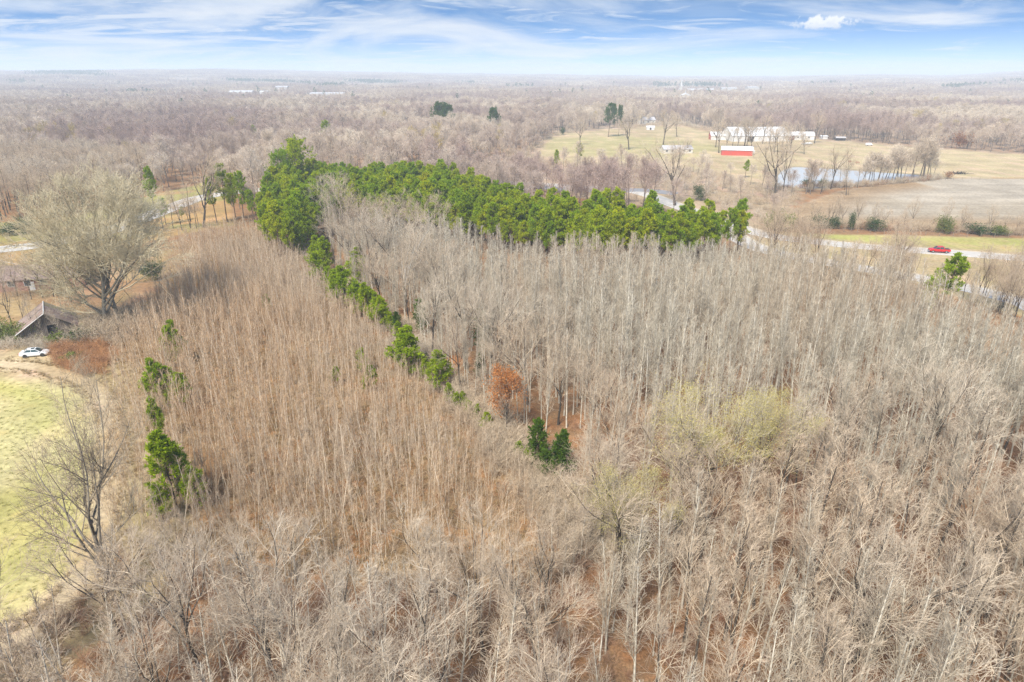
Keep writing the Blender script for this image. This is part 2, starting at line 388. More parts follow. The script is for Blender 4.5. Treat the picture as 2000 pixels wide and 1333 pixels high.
# ------------------------------------------------------------------ terrain: one grid, cut into named pieces of ground
def axis(lo, hi, step, far, ratio):
    a = list(np.arange(lo, hi + 1e-6, step)); s = step
    while a[-1] < far: s *= ratio; a.append(a[-1] + s)
    return a
ax = np.array(axis(0, 170, 1.35, 9000, 1.09)); gx = np.concatenate([-ax[:0:-1], ax])
up = np.array(axis(18, 300, 1.35, 9200, 1.07)); dn = np.array(axis(0, 6, 3, 9000, 1.35)); gy = np.concatenate([(18 - dn[:0:-1]), up])
GX, GY = np.meshgrid(gx, gy); xs, ys = GX.ravel(), GY.ravel()
zs = terr(xs, ys)
dist = np.hypot(xs, ys)
nz = vnoise(xs, ys, 9)*.5 + vnoise(xs, ys, 3.1)*.5 - .5
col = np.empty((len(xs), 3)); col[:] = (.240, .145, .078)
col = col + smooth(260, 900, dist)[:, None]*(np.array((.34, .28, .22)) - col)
zone = np.zeros(len(xs), int); names = ['forest_floor']
def paint(nm, w, c, c2=None, s=14.):
    global col
    w = np.clip(w, 0, 1)[:, None]; c = np.array(c)
    cc = c if c2 is None else c + (np.array(c2) - c)*smooth(.35, .65, vnoise(xs + 50, ys, s)*.65 + vnoise(xs, ys, s/4)*.35)[:, None]
    col = col*(1-w) + cc*w
    if nm not in names: names.append(nm)
    zone[w[:, 0] > .5] = names.index(nm)
def inside(k, soft=1.2, amp=1.6): return smooth(-soft, soft, poly_sd(Z[k], xs, ys) + nz*amp)
paint('sapling_ground', inside('sapling', 2.5, 4), (.26, .165, .085), (.31, .21, .11))
paint('yard', inside('yard', 2.5, 5), (.27, .165, .085), (.34, .24, .12))
paint('grass_verge', inside('verge_left', 1.5, 3), (.36, .23, .10), (.29, .26, .09))
paint('grass_verge', inside('verge_right', 1.5, 3), (.35, .28, .14), (.40, .31, .17), 10)
w_ = inside('verge_right', 1.5, 2)*smooth(5, 9, line_d(ROADS['far_right'][0], xs, ys))*(ys > P(2000, 492)[1] - .25*(xs - 140))
paint('grass_verge', w_, (.33, .31, .10), (.36, .29, .13), 12)
paint('rough_grass', inside('rough', 5, 8), (.36, .27, .17), (.30, .22, .14), 12)
paint('pasture', inside('pasture', 3, 6), (.42, .335, .19), (.37, .29, .165), 40)
paint('pasture', smooth(-6, 6, 62 - np.hypot((xs - P(1230, 285)[0])/1.0, (ys - P(1230, 285)[1])/1.3) + nz*20)*inside('pasture'), (.37, .315, .155))
paint('plowed_field', inside('plowed', 1.5, 2), (.385, .325, .25), (.34, .28, .205), 60)
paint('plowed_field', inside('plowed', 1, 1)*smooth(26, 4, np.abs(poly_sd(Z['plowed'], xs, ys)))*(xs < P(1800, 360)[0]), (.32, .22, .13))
paint('pond_bank', smooth(-7, -3, poly_sd(Z['pond'], xs, ys) + nz*3), (.30, .23, .15))
paint('drive', inside('drive', 1.5, 2), (.45, .32, .20), (.50, .40, .28), 10)
tr = line_d(TRACK[::2], xs, ys)
paint('grass_field', smooth(10, 6, tr + nz*4), (.40, .315, .18), (.34, .26, .13), 7)
paint('grass_field', inside('field', 1.5, 3), (.395, .35, .125), (.45, .39, .185), 16)
paint('dirt_track', smooth(2.7, 1.3, tr + nz*1.8), (.42, .31, .18), (.46, .36, .23), 6)
paint('grass_field', inside('field', 3, 3)*smooth(-1, 1, (vnoise(xs, ys, 22) - .62)*8)*smooth(4, 8, tr), (.355, .345, .10))
# a far cleared slope
fc = P(370, 176); fcx, fcy = -27.4, 0
az = np.degrees(np.arctan2(xs, ys))
zone_shape = GX.shape
soil = np.ones((len(xs), 4), np.float32); soil[:, :3] = col
idx = np.arange(len(xs)).reshape(zone_shape)
F = np.stack([idx[:-1, :-1], idx[:-1, 1:], idx[1:, 1:], idx[1:, :-1]], -1).reshape(-1, 4)
fz = zone[F[:, 0]]
VT = np.stack([xs, ys, zs], -1)
ZM = {'forest_floor': 'litter', 'sapling_ground': 'litter', 'yard': 'grass', 'grass_verge': 'grass', 'pasture': 'grass', 'plowed_field': 'plow', 'pond_bank': 'soil', 'drive': 'soil', 'rough_grass': 'grass', 'grass_field': 'grass', 'dirt_track': 'soil'}
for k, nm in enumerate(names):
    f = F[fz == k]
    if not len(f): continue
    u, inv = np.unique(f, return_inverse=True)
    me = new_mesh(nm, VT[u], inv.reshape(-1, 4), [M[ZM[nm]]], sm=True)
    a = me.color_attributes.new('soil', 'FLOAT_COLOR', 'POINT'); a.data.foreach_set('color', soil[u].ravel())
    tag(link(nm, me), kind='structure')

# ------------------------------------------------------------------ roads and pond
M['concrete'] = solid('pale_concrete_road', (.50, .455, .40), .85, var=.10, scale=.3, c2=(.43, .39, .34))
M['asphalt'] = solid('worn_asphalt', (.20, .195, .20), .9, var=.1, scale=.4, c2=(.26, .25, .25))
M['line_white'] = solid('white_road_paint', (.75, .74, .70), .7, var=.1)
M['line_yellow'] = solid('yellow_road_paint', (.62, .42, .07), .7, var=.1)
def strip(name, ln, off0, off1, z, mat, parent=None, dash=None):
    t = np.gradient(ln, axis=0); t /= np.linalg.norm(t, axis=1)[:, None]; nn = np.stack([-t[:, 1], t[:, 0]], -1)
    a = ln + nn*off0; b = ln + nn*off1; n = len(ln)
    V = [(*p, z) for p in a] + [(*p, z) for p in b] + [(*p, z - .05) for p in a] + [(*p, z - .05) for p in b]
    Fs = []
    for i in range(n-1):
        if dash and (i // dash) % 2: continue
        Fs += [(i, n+i, n+i+1, i+1) if off1 < off0 else (i, i+1, n+i+1, n+i)]
        if dash is None: Fs += [(2*n+i, 2*n+i+1, i+1, i), (n+i, n+i+1, 3*n+i+1, 3*n+i)]
    return link(name, new_mesh(name, V, Fs, [mat]), parent)
def resample(ln, step):
    s = np.concatenate([[0], np.cumsum(np.linalg.norm(np.diff(ln, axis=0), axis=1))]); q = np.arange(0, s[-1], step)
    return np.stack([np.interp(q, s, ln[:, 0]), np.interp(q, s, ln[:, 1])], -1)
for nm, (ln, w) in ROADS.items():
    ln = resample(ln, 2.5)
    zz = {'far_right': .07, 'near_right': .085, 'left': .10}[nm]
    r = strip('highway_road', ln, w/2, -w/2, zz, M['concrete']); tag(r, kind='structure')
    strip('edge_line', ln, w/2 - .5, w/2 - .66, zz + .008, M['line_white'], r)
    strip('edge_line', ln, -w/2 + .66, -w/2 + .5, zz + .008, M['line_yellow' if nm != 'left' else 'line_white'], r)
    if nm == 'left':
        strip('centre_line', ln, .25, .10, zz + .008, M['line_yellow'], r); strip('centre_line', ln, -.10, -.25, zz + .008, M['line_yellow'], r)
    else: strip('lane_line', ln, .08, -.08, zz + .008, M['line_white'], r, dash=2)
# grey side road beyond the pines
sr = resample(smooth_line(PP([(1000, 372), (1040, 366), (1100, 370), (1180, 374), (1250, 372), (1330, 380)])), 2.5)
tag(strip('side_road', sr, 4.5, -4.5, .12, M['asphalt']), kind='structure')

m, nt, N, L = nodes('pond_water')
b = N('ShaderNodeBsdfPrincipled'); b.inputs['Base Color'].default_value = (.48, .49, .48, 1); b.inputs['Roughness'].default_value = .22; b.inputs['IOR'].default_value = 1.33  # pale base colour paints in the whitish cloud reflection
bp = N('ShaderNodeBump'); bp.inputs['Strength'].default_value = .12; bp.inputs['Distance'].default_value = .05
geo = N('ShaderNodeNewGeometry'); L(noisen(nt, geo.outputs['Position'], .8, 3), bp.inputs['Height']); L(bp.outputs[0], b.inputs['Normal'])
o = N('ShaderNodeOutputMaterial'); L(b.outputs[0], o.inputs[0]); M['water'] = m
pl = smooth_line(np.vstack([Z['pond'], Z['pond'][:1]]), 8)[:-1]
V = [(*p, .10) for p in pl] + [(*p, -.2) for p in pl]; n = len(pl)
tag(link('pond_water', new_mesh('pond_water', V, [tuple(range(n))[::-1]] + [(i, (i+1) % n, (i+1) % n + n, i+n) for i in range(n)], [M['water']])), kind='structure')
me = bpy.data.objects['pond_water'].data
import bmesh
bm_ = bmesh.new(); bm_.from_mesh(me); bmesh.ops.recalc_face_normals(bm_, faces=bm_.faces); bm_.to_mesh(me); bm_.free()

# ------------------------------------------------------------------ trees
def nrm(v): return v/np.maximum(np.linalg.norm(v, axis=-1, keepdims=True), 1e-9)
def grow_path(rng, p0, d, ln, n, up=0., wob=.15, grav=0.):
    """K paths of n points: start p0, direction d, length ln, bending up, wandering"""
    K = len(p0); P_ = np.empty((K, n, 3)); P_[:, 0] = p0; d = nrm(d); s = (ln/(n-1))[:, None]
    for i in range(1, n):
        d = nrm(d + rng.normal(0, wob, (K, 3)) + np.array([0, 0, up/(n-1)]))
        P_[:, i] = P_[:, i-1] + d*s
    return P_
def spawn(rng, PR, m, t, ang, ln, n, up, wob, rr, rmin, taper=.35, jit=True):
    """m children on each parent chain; t, ang (degrees), ln ranges; ln is a share of the parent's length scaled by ln(t)"""
    Pp, Rp = PR; K, n0, _ = Pp.shape
    tt = rng.uniform(t[0], t[1], (K, m))
    if jit: tt = t[0] + (np.arange(m)[None] + rng.random((K, m)))/m*(t[1]-t[0])
    q = tt*(n0-1); i = np.minimum(q.astype(int), n0-2); f = (q - i)[..., None]; kk = np.arange(K)[:, None]
    p = Pp[kk, i]*(1-f) + Pp[kk, i+1]*f; tan = nrm(Pp[kk, i+1] - Pp[kk, i]); r = Rp[kk, i]*(1-f[..., 0]) + Rp[kk, i+1]*f[..., 0]
    plen = np.linalg.norm(np.diff(Pp, axis=1), axis=2).sum(1)[:, None]
    L_ = plen*np.array([[ln(v) for v in row] for row in tt])*rng.uniform(.75, 1.25, (K, m))
    a = rng.random((K, m))*2*math.pi + 0.0
    ref = np.where(np.abs(tan[..., 2:3]) > .9, np.array([1., 0, 0]), np.array([0, 0, 1.]))
    u = nrm(np.cross(tan, ref)); w = np.cross(tan, u)
    th = np.radians(rng.uniform(ang[0], ang[1], (K, m)))[..., None]
    d = tan*np.cos(th) + (u*np.cos(a)[..., None] + w*np.sin(a)[..., None])*np.sin(th)
    C = grow_path(rng, p.reshape(-1, 3), d.reshape(-1, 3), L_.reshape(-1), n, up, wob)
    r0 = np.maximum(r.reshape(-1)*rr, rmin)
    R = r0[:, None]*np.linspace(1, taper, n)[None]
    return C, R
def tubes(PR, sides):
    C, R = PR; K, n, _ = C.shape
    t = np.gradient(C, axis=1); t = nrm(t)
    ref = np.where(np.abs(t[..., 2:3]) > .92, np.array([1., 0, 0]), np.array([0, 0, 1.]))
    u = nrm(np.cross(t, ref)); w = np.cross(t, u)
    a = np.arange(sides)*2*math.pi/sides
    V = C[:, :, None] + R[:, :, None, None]*(u[:, :, None]*np.cos(a)[None, None, :, None] + w[:, :, None]*np.sin(a)[None, None, :, None])
    base = (np.arange(K)*n*sides)[:, None, None]; i = np.arange(n-1)[None, :, None]*sides; j = np.arange(sides)[None, None]
    j2 = (j + 1) % sides
    F = np.stack([base+i+j, base+i+j2, base+i+sides+j2, base+i+sides+j], -1).reshape(-1, 4)
    return V.reshape(-1, 3), F
def join(parts):
    V = []; F = []; b = 0; mi = []
    for v, f, k in parts:
        V.append(v); F.append(f + b); b += len(v); mi.append(np.full(len(f), k))
    return np.concatenate(V), np.concatenate(F), np.concatenate(mi)
def leaves(rng, pts, size, per=1, spread=.2, flat=.5):
    """leaf quads (folded along the middle by their own tilt) round points"""
    p = np.repeat(pts, per, 0) + rng.normal(0, spread, (len(pts)*per, 3))
    n = nrm(rng.normal(0, 1, p.shape) + [0, 0, flat]); u = nrm(np.cross(n, nrm(rng.normal(0, 1, p.shape)))); w = np.cross(n, u)
    s = (size*rng.uniform(.6, 1.3, len(p)))[:, None]
    V = np.stack([p - u*s, p - w*s*.5, p + u*s, p + w*s*.5], 1).reshape(-1, 3)
    return V, np.arange(len(p)*4).reshape(-1, 4)
def tips(PR): return PR[0][:, -1]

def stem(rng, H, r, n=9, lean=.03, wob=.02, top=.12):
    C = grow_path(rng, np.zeros((1, 3)), np.array([[rng.normal(0, lean), rng.normal(0, lean), 1.]]), np.array([H]), n, .05, wob)
    R = r*(np.linspace(1, top, n)[None]); R[:, 0] *= 1.25
    C[:, 0, 2] -= .3
    return C, R

def make_poplar(seed, H=12.5, dense=1.0):
    rng = np.random.default_rng(seed); s = stem(rng, H, .115, 10, .03, .016, .26)
    b1 = spawn(rng, s, int(28*dense), (.30, .97), (18, 42), lambda t: .26*(1.02-t)**.75 + .03, 4, .45, .10, .45, .021, .4)
    b2 = spawn(rng, b1, 5, (.2, .95), (22, 52), lambda t: .55*(1.1-t) + .10, 3, .35, .12, .62, .014, .5)
    b3 = spawn(rng, b2, 2, (.25, 1.), (22, 55), lambda t: .65, 2, .1, .1, .75, .011, .6)
    b4 = spawn(rng, s, 26, (.5, .99), (25, 60), lambda t: .05, 2, .1, .1, .3, .012, .5)
    V, F, mi = join([(*tubes(b1, 3), 0), (*tubes(b2, 3), 0), (*tubes(b3, 3), 1), (*tubes(b4, 3), 0)])
    return tubes(s, 5), (V, F, mi), tips(b3)
def make_sapling(seed, H=6.5):
    rng = np.random.default_rng(seed); s = stem(rng, H, .046, 6, .04, .025, .28)
    b1 = spawn(rng, s, 15, (.18, .96), (16, 42), lambda t: .22*(1.05-t)**.8 + .04, 3, .45, .10, .55, .013, .5)
    b2 = spawn(rng, b1, 5, (.2, 1.), (22, 55), lambda t: .5, 2, .1, .1, .75, .0105, .6)
    V, F, _ = join([(*tubes(b1, 3), 0), (*tubes(b2, 3), 0)])
    return tubes(s, 4), (V, F, None), tips(b2)
def make_hardwood(seed, H=14., limbs=5, fork=.3, spread=(22, 48), r=.24, fine=1.0, thick=1.0):
    """forked trunk, spreading limbs, fine branchwork"""
    rng = np.random.default_rng(seed)
    s = stem(rng, H*.62, r, 8, .05, .05, .45)
    l1 = spawn(rng, s, limbs, (fork/.62, 1.), spread, lambda t: .95, 6, .55, .13, .72, .05, .3)
    l2 = spawn(rng, l1, 7, (.2, .98), (25, 60), lambda t: .62*(1.15-t)+.1, 5, .4, .14, .6, .028, .35)
    l3 = spawn(rng, l2, int(7*fine), (.2, 1.), (25, 60), lambda t: .5*(1.2-t)+.12, 3, .3, .14, .6, .014*thick, .5)
    l4 = spawn(rng, l3, int(8*fine), (.15, 1.), (25, 60), lambda t: .5, 2 if fine < 1.3 else 3, .2, .14, .7, .0085*thick, .55)
    b = spawn(rng, s, 8, (.3, .95), (50, 85), lambda t: .25, 3, .3, .12, .25, .02, .4)
    b2 = spawn(rng, b, 6, (.2, 1.), (30, 60), lambda t: .4, 3, .2, .12, .6, .012, .5)
    tr_ = join([(*tubes(s, 7), 0), (*tubes(l1, 5), 0)])
    V, F, mi = join([(*tubes(l2, 4), 0), (*tubes(l3, 3), 0), (*tubes(l4, 3), 1), (*tubes(b, 3), 0), (*tubes(b2, 3), 1)])
    return tr_[:2], (V, F, mi), tips(l4)
def make_oval(seed, H=15., thick=1.0, n1=20, n2=6, n3=5, wide=.88, low=.38):
    """woodland tree: tall bole, rounded crown"""
    rng = np.random.default_rng(seed)
    s = stem(rng, H*.86, .185, 8, .04, .03, .25)
    b1 = spawn(rng, s, n1, (low, 1.), (25, 62), lambda t: .50*wide*(1.12-t)**.6, 5, .5, .13, .5, .035*thick, .35)
    b2 = spawn(rng, b1, n2, (.25, 1.), (25, 60), lambda t: .55*(1.15-t)+.1, 3, .35, .13, .6, .02*thick, .5)
    b3 = spawn(rng, b2, n3, (.2, 1.), (25, 60), lambda t: .6, 2, .2, .12, .7, .014*thick, .5)
    pr = [(*tubes(b1, 4), 0), (*tubes(b2, 3), 0), (*tubes(b3, 3), 0)]
    pr[-1] = (*pr[-1][:2], 1); V, F, mi = join(pr)
    return tubes(s, 5), (V, F, mi), tips(b3)
def tufts(rng, pts, dirs, L_=.42, blades=8, w=.055):
    """bottle-brush sprays of long needles at shoot ends"""
    K = len(pts); p = np.repeat(pts, blades, 0); d = np.repeat(nrm(dirs), blades, 0)
    v = nrm(d*.75 + rng.normal(0, .62, (K*blades, 3)) + [0, 0, .18]); ln = (L_*rng.uniform(.6, 1.2, (K*blades, 1)))
    sd = nrm(np.cross(v, nrm(rng.normal(0, 1, v.shape))))*w*rng.uniform(.7, 1.3, (K*blades, 1))
    V = np.stack([p - sd*.5, p + v*ln*.55 - sd, p + v*ln, p + v*ln*.55 + sd], 1).reshape(-1, 3)
    return V, np.arange(K*blades*4).reshape(-1, 4)
def make_pine(seed, H=13., cb=.42, wid=.17, n1=46, round_=.6, dense=1.0, big=False):
    rng = np.random.default_rng(seed); s = stem(rng, H*.97, .014*H, 9, .03, .018, .15)
    b1 = spawn(rng, s, n1, (cb, .985), (48, 82), lambda t: wid*1.25*(((1.03-t)/(1.03-cb))**round_)*(.55+.45*smooth(0, .25, (t-cb)/(1-cb))) + .02, 4, .75, .12, .22, .022, .4)
    b2 = spawn(rng, b1, 6, (.25, 1.), (25, 60), lambda t: .45*(1.2-t)+.12, 3, .6, .12, .6, .014, .5)
    C2 = b2[0]; C1 = b1[0]
    pts = np.concatenate([C2[:, -1], C2[:, 1], C1[:, -1], (C1[:, -1]+C1[:, -2])/2, s[0][:, -1], s[0][:, -2]*.5 + s[0][:, -1]*.5])
    dr = np.concatenate([C2[:, -1]-C2[:, -2], C2[:, 1]-C2[:, 0], C1[:, -1]-C1[:, -2], C1[:, -1]-C1[:, -2], np.array([[0, 0, 1.]]), np.array([[0, 0, 1.]])])
    if dense > 1: 
        ex = C2[:, 1]*.5 + C2[:, 2]*.5; pts = np.concatenate([pts, ex]); dr = np.concatenate([dr, C2[:, -1]-C2[:, -2]])
    nd = tufts(rng, pts, dr, .50*(H/13)**.5, 9, .062*(H/13)**.4)
    V, F, mi = join([(*tubes(b1, 3), 0), (*tubes(b2, 3), 0), (*nd, 1)])
    return tubes(s, 6), (V, F, mi), None
def make_cedar(seed, H=5.):
    rng = np.random.default_rng(seed); s = stem(rng, H*.97, .09, 6, .02, .015, .1)
    b1 = spawn(rng, s, 60, (.05, .99), (28, 55), lambda t: .27*(1.02-t)**.75 + .03, 4, .5, .1, .3, .012, .4)
    b2 = spawn(rng, b1, 6, (.2, 1.), (20, 45), lambda t: .4, 2, .3, .1, .6, .008, .5)
    pts = np.concatenate([b2[0][:, -1], b2[0].mean(1), b1[0][:, -1]]); dr = np.concatenate([b2[0][:, -1]-b2[0][:, 0]]*2 + [b1[0][:, -1]-b1[0][:, -2]])
    nd = tufts(rng, pts, dr, .26, 7, .035)
    V, F, mi = join([(*tubes(b1, 3), 0), (*nd, 1)])
    return tubes(s, 5), (V, F, mi), None
def make_shrub(seed, H=2., n=14, leaf=0, size=.1):
    rng = np.random.default_rng(seed); k = n
    d = np.stack([rng.normal(0, .45, k), rng.normal(0, .45, k), np.ones(k)], -1)
    p0 = np.stack([rng.normal(0, .18*H, k), rng.normal(0, .18*H, k), np.full(k, -.05)], -1)
    C = grow_path(rng, p0, d, H*rng.uniform(.7, 1.1, k), 4, .1, .12); R = np.full((k, 1), .016)*np.linspace(1, .5, 4)[None]
    b2 = spawn(rng, (C, R), 7, (.2, 1.), (25, 65), lambda t: .42, 3, .2, .12, .8, .011, .6)
    b3 = spawn(rng, b2, 3, (.2, 1.), (25, 65), lambda t: .55, 2, .1, .12, .9, .009, .6)
    pr = [(*tubes((C, R), 3), 0), (*tubes(b2, 3), 0), (*tubes(b3, 3), 0)]
    if leaf: pr.append((*leaves(rng, np.concatenate([tips(b3), tips(b2), b2[0][:, 1]]), size, leaf, .14*H/2, .6), 1))
    return join(pr)
def make_tuft(seed, H=.8, n=22):
    rng = np.random.default_rng(seed)
    d = np.stack([rng.normal(0, .5, n), rng.normal(0, .5, n), np.ones(n)], -1); p0 = np.stack([rng.normal(0, .1, n), rng.normal(0, .1, n), np.full(n, -.04)], -1)
    C = grow_path(rng, p0, d, H*rng.uniform(.5, 1.1, n), 3, -.4, .12); R = np.full((n, 1), .016)*np.array([[1, .8, .3]])
    return tubes((C, R), 3)

class Kind:
    """a kind of tree: a few growth variants, as trunk and crown meshes, and joined for the mass"""
    def __init__(s, name, gen, seeds, tm, cms, leaf=None):
        s.v = []; s.name = name
        for sd in seeds:
            tr_, (V, F, mi), tp = gen(sd)
            mats = [M[c] for c in cms]
            if leaf:
                lm, size, per, spread, share = leaf; rng = np.random.default_rng(sd+99)
                pt = tp[rng.random(len(tp)) < share]
                lv = leaves(rng, pt, size, per, spread); V, F, _ = join([(V, F, 0), (*lv, 0)]); mi = np.concatenate([mi, np.full(len(lv[1]), len(mats))]); mats = mats + [M[lm]]
            tm_ = new_mesh('trunk', *tr_, [M[tm]], sm=True)
            cm_ = new_mesh('crown', V, F, mats, mi)
            s.v.append((tm_, cm_, tr_, (V, F, mi, mats), tm))
        s.j = None
    def joined(s):
        if s.j is None:
            s.j = []
            for tm_, cm_, tr_, (V, F, mi, mats), tm in s.v:
                mi = np.zeros(len(F), int) if mi is None else mi
                VV, FF, _ = join([(*tr_, 0), (V, F, 0)])
                me = new_mesh(s.name, VV, FF, [M[tm]] + mats, np.concatenate([np.zeros(len(tr_[1]), int), mi + 1]))
                s.j.append(bpy.data.objects.new(s.name + '_form', me))
        return s.j
    def put(s, i, loc, rz, sc, label, cat, group=None, name=None, single=False):
        tm_, cm_ = s.v[i % len(s.v)][:2]; name = name or s.name
        if single:
            return tag(link(name, s.joined()[i % len(s.v)].data, None, loc, rz, sc), label, cat, group)
        e = empty(name, loc, rz, label, cat, group); e.scale = (sc,)*3 if isinstance(sc, (int, float)) else sc
        link('trunk', tm_, e); link('crown', cm_, e); return e

def scatter(name, forms, pts, rot, scl, idx, label, cat, kind='stuff'):
    """one object that repeats forms at many points (geometry nodes)"""
    n = len(pts); me = bpy.data.meshes.new(name); me.vertices.add(n); me.vertices.foreach_set('co', np.asarray(pts, np.float32).ravel())
    a = me.attributes.new('rot', 'FLOAT_VECTOR', 'POINT'); rv = np.zeros((n, 3), np.float32)
    if np.ndim(rot) == 2: rv[:] = rot
    else: rv[:, 2] = rot
    a.data.foreach_set('vector', rv.ravel())
    a = me.attributes.new('scl', 'FLOAT_VECTOR', 'POINT'); sv = np.asarray(scl, np.float32); sv = np.repeat(sv[:, None], 3, 1) if sv.ndim == 1 else sv
    a.data.foreach_set('vector', sv.ravel())
    a = me.attributes.new('idx', 'INT', 'POINT'); a.data.foreach_set('value', np.asarray(idx, np.int32))
    o = link(name, me); tag(o, label, cat, None, kind)
    ng = bpy.data.node_groups.new(name, 'GeometryNodeTree')
    ng.interface.new_socket('Geometry', in_out='INPUT', socket_type='NodeSocketGeometry'); ng.interface.new_socket('Geometry', in_out='OUTPUT', socket_type='NodeSocketGeometry')
    N = ng.nodes.new; L = ng.links.new
    gi = N('NodeGroupInput'); go = N('NodeGroupOutput'); ip = N('GeometryNodeInstanceOnPoints'); jn = N('GeometryNodeJoinGeometry')
    for f in forms:
        oi = N('GeometryNodeObjectInfo'); oi.inputs['Object'].default_value = f; oi.inputs['As Instance'].default_value = False
        g2 = N('GeometryNodeGeometryToInstance'); L(oi.outputs['Geometry'], g2.inputs[0]); L(g2.outputs[0], jn.inputs[0])
    def attr(nm, ty):
        q = N('GeometryNodeInputNamedAttribute'); q.data_type = ty; q.inputs[0].default_value = nm; return q.outputs[0]
    e2r = N('FunctionNodeEulerToRotation'); L(attr('rot', 'FLOAT_VECTOR'), e2r.inputs[0])
    L(gi.outputs[0], ip.inputs['Points']); L(jn.outputs[0], ip.inputs['Instance']); ip.inputs['Pick Instance'].default_value = True
    L(attr('idx', 'INT'), ip.inputs['Instance Index']); L(e2r.outputs[0], ip.inputs['Rotation']); L(attr('scl', 'FLOAT_VECTOR'), ip.inputs['Scale'])
    L(ip.outputs[0], go.inputs[0])
    md = o.modifiers.new('scatter', 'NODES'); md.node_group = ng
    return o
def form(name, V, F, mi, mats): return bpy.data.objects.new(name, new_mesh(name, V, F, [M[k] for k in mats], mi))

def grid_points(poly, step, jit, rng, keep=1.0):
    lo = poly.min(0); hi = poly.max(0)
    a, b = np.meshgrid(np.arange(lo[0], hi[0], step), np.arange(lo[1], hi[1], step))
    p = np.stack([a.ravel(), b.ravel()], -1); p += rng.uniform(-jit, jit, p.shape)*step
    p = p[poly_sd(poly, p[:, 0], p[:, 1]) > 0]
    return p[rng.random(len(p)) < keep]
def project(x, y, z):
    d = y*CP + (HC - z)*SP; return CX + FPX*x/d, CY - FPX*((z - HC)*CP + y*SP)/d
def in_view(p, h, m=60):
    a, b = project(p[:, 0], p[:, 1], h*.8); c, d = project(p[:, 0], p[:, 1], 0*p[:, 0])
    return (a > -m) & (a < 2000+m) & (b < 1333+m) & (p[:, 1] > 5)
def plant(kind, p, sc, n_own, label, cat, group, mass_name, mass_label, tilt=.04, key=None, name=None, single=False):
    """the nearest n_own as objects of their own, the rest as one mass"""
    z = terr(p[:, 0], p[:, 1]); rng = np.random.default_rng(len(p)); rz = rng.uniform(0, 6.283, len(p)); ix = rng.integers(0, len(kind.v), len(p))
    key = np.hypot(p[:, 0], p[:, 1]) if key is None else key
    od = np.argsort(key); own = od[:n_own]; rest = od[n_own:]
    for i in own:
        e = kind.put(int(ix[i]), (float(p[i, 0]), float(p[i, 1]), float(z[i])), float(rz[i]), tuple(float(v) for v in np.broadcast_to(sc[i], (3,))), label, cat, group, name, single)
        e.rotation_euler = (float(rng.normal(0, tilt)), float(rng.normal(0, tilt)), float(rz[i]))
    if len(rest):
        rot = np.stack([rng.normal(0, tilt, len(rest)), rng.normal(0, tilt, len(rest)), rz[rest]], -1)
        scatter(mass_name, kind.joined(), np.column_stack([p[rest], z[rest]]), rot, sc[rest], ix[rest], mass_label, cat + 's')
# ------------------------------------------------------------------ kinds of plants
K_sap = Kind('bare_sapling', make_sapling, range(10, 18), 'sap_bark', ['sap_twig'])
K_pop = Kind('bare_poplar', make_poplar, range(30, 38), 'poplar_bark', ['poplar_twig', 'fine_pale_twig'])
K_oak = Kind('spreading_hardwood', lambda s: make_hardwood(s, 14, 5 + s % 2, .34, (20, 48), .21, 1.0), range(50, 56), 'oak_bark', ['oak_twig', 'fine_twig'])
K_bud = Kind('budding_hardwood', lambda s: make_hardwood(s, 14, 6, .30, (20, 52), .18, 1.0), range(60, 62), 'oak_bark', ['green_twig', 'green_twig'], ('bud', .06, 6, .3, 1.))
K_tall = Kind('tall_hardwood', lambda s: make_oval(s, 16, 1.0, 22, 6, 5), range(70, 74), 'oak_bark', ['oak_twig', 'fine_twig'])
K_dark = Kind('dark_trunked_hardwood', lambda s: make_oval(s, 16, .9, 15, 7, 6, .80, .48), range(76, 80), 'oak_bark', ['oak_twig', 'fine_twig'])
K_mid = Kind('woodland_tree', lambda s: make_oval(s, 16, 1.35, 24, 8, 6, 1.05), range(80, 86), 'far_bark', ['far_twig', 'far_twig'])
K_midy = Kind('yellowish_tree', lambda s: make_oval(s, 15, 2.0, 20, 6, 4), range(86, 88), 'far_bark', ['yellow_twig', 'yellow_twig'])
K_fld = Kind('pasture_tree', lambda s: make_hardwood(s, 14, 6, .25, (25, 62), .30, .8, 1.9), range(90, 94), 'oak_bark', ['oak_twig', 'fine_twig'])
K_pine = Kind('pine_tree', lambda s: make_pine(s, 13, .36, .155, 46, .6), range(100, 106), 'pine_bark', ['pine_bark', 'pine'])
K_ypine = Kind('young_pine', lambda s: make_pine(s, 7, .10, .26, 50, .85), range(110, 114), 'pine_bark', ['pine_bark', 'pine_young'])
K_bpine = Kind('broad_pine', lambda s: make_pine(s, 16, .42, .26, 60, .45, 1.), range(120, 122), 'pine_bark', ['pine_bark', 'pine'])
K_dpine = Kind('broad_pine', lambda s: make_pine(s, 16, .38, .26, 60, .45, 2.), range(122, 124), 'pine_bark', ['pine_bark', 'pine_dark'])
K_lime = Kind('pine_tree', lambda s: make_pine(s, 14, .30, .22, 56, .55, 2.), [130], 'pine_bark', ['pine_bark', 'pine_lime'])
K_cedar = Kind('cedar_tree', make_cedar, range(140, 142), 'pine_bark', ['pine_bark', 'cedar'])

K_giant = Kind('great_bare_tree', lambda s: make_hardwood(s, 22, 14, .10, (12, 66), .34, 1.5, 2.0), [150, 151], 'giant_bark', ['green_twig', 'green_twig'])
def at(px, by, ty):
    """base pixel and top pixel -> place and height"""
    x, y = P(px, by); return (float(x), float(y), 0.), float(height_at(y, ty))
def one(kind, H0, px, by, ty, label, cat, group=None, wide=1., name=None, i=0, rz=None, hmin=0):
    loc, h = at(px, by, ty); h = max(h, hmin); s = h/H0
    loc = (loc[0], loc[1], float(terr(loc[0], loc[1])))
    return kind.put(i, loc, random.uniform(0, 6.28) if rz is None else rz, (s*wide, s*wide, s), label, cat, group, name)
random.seed(5)

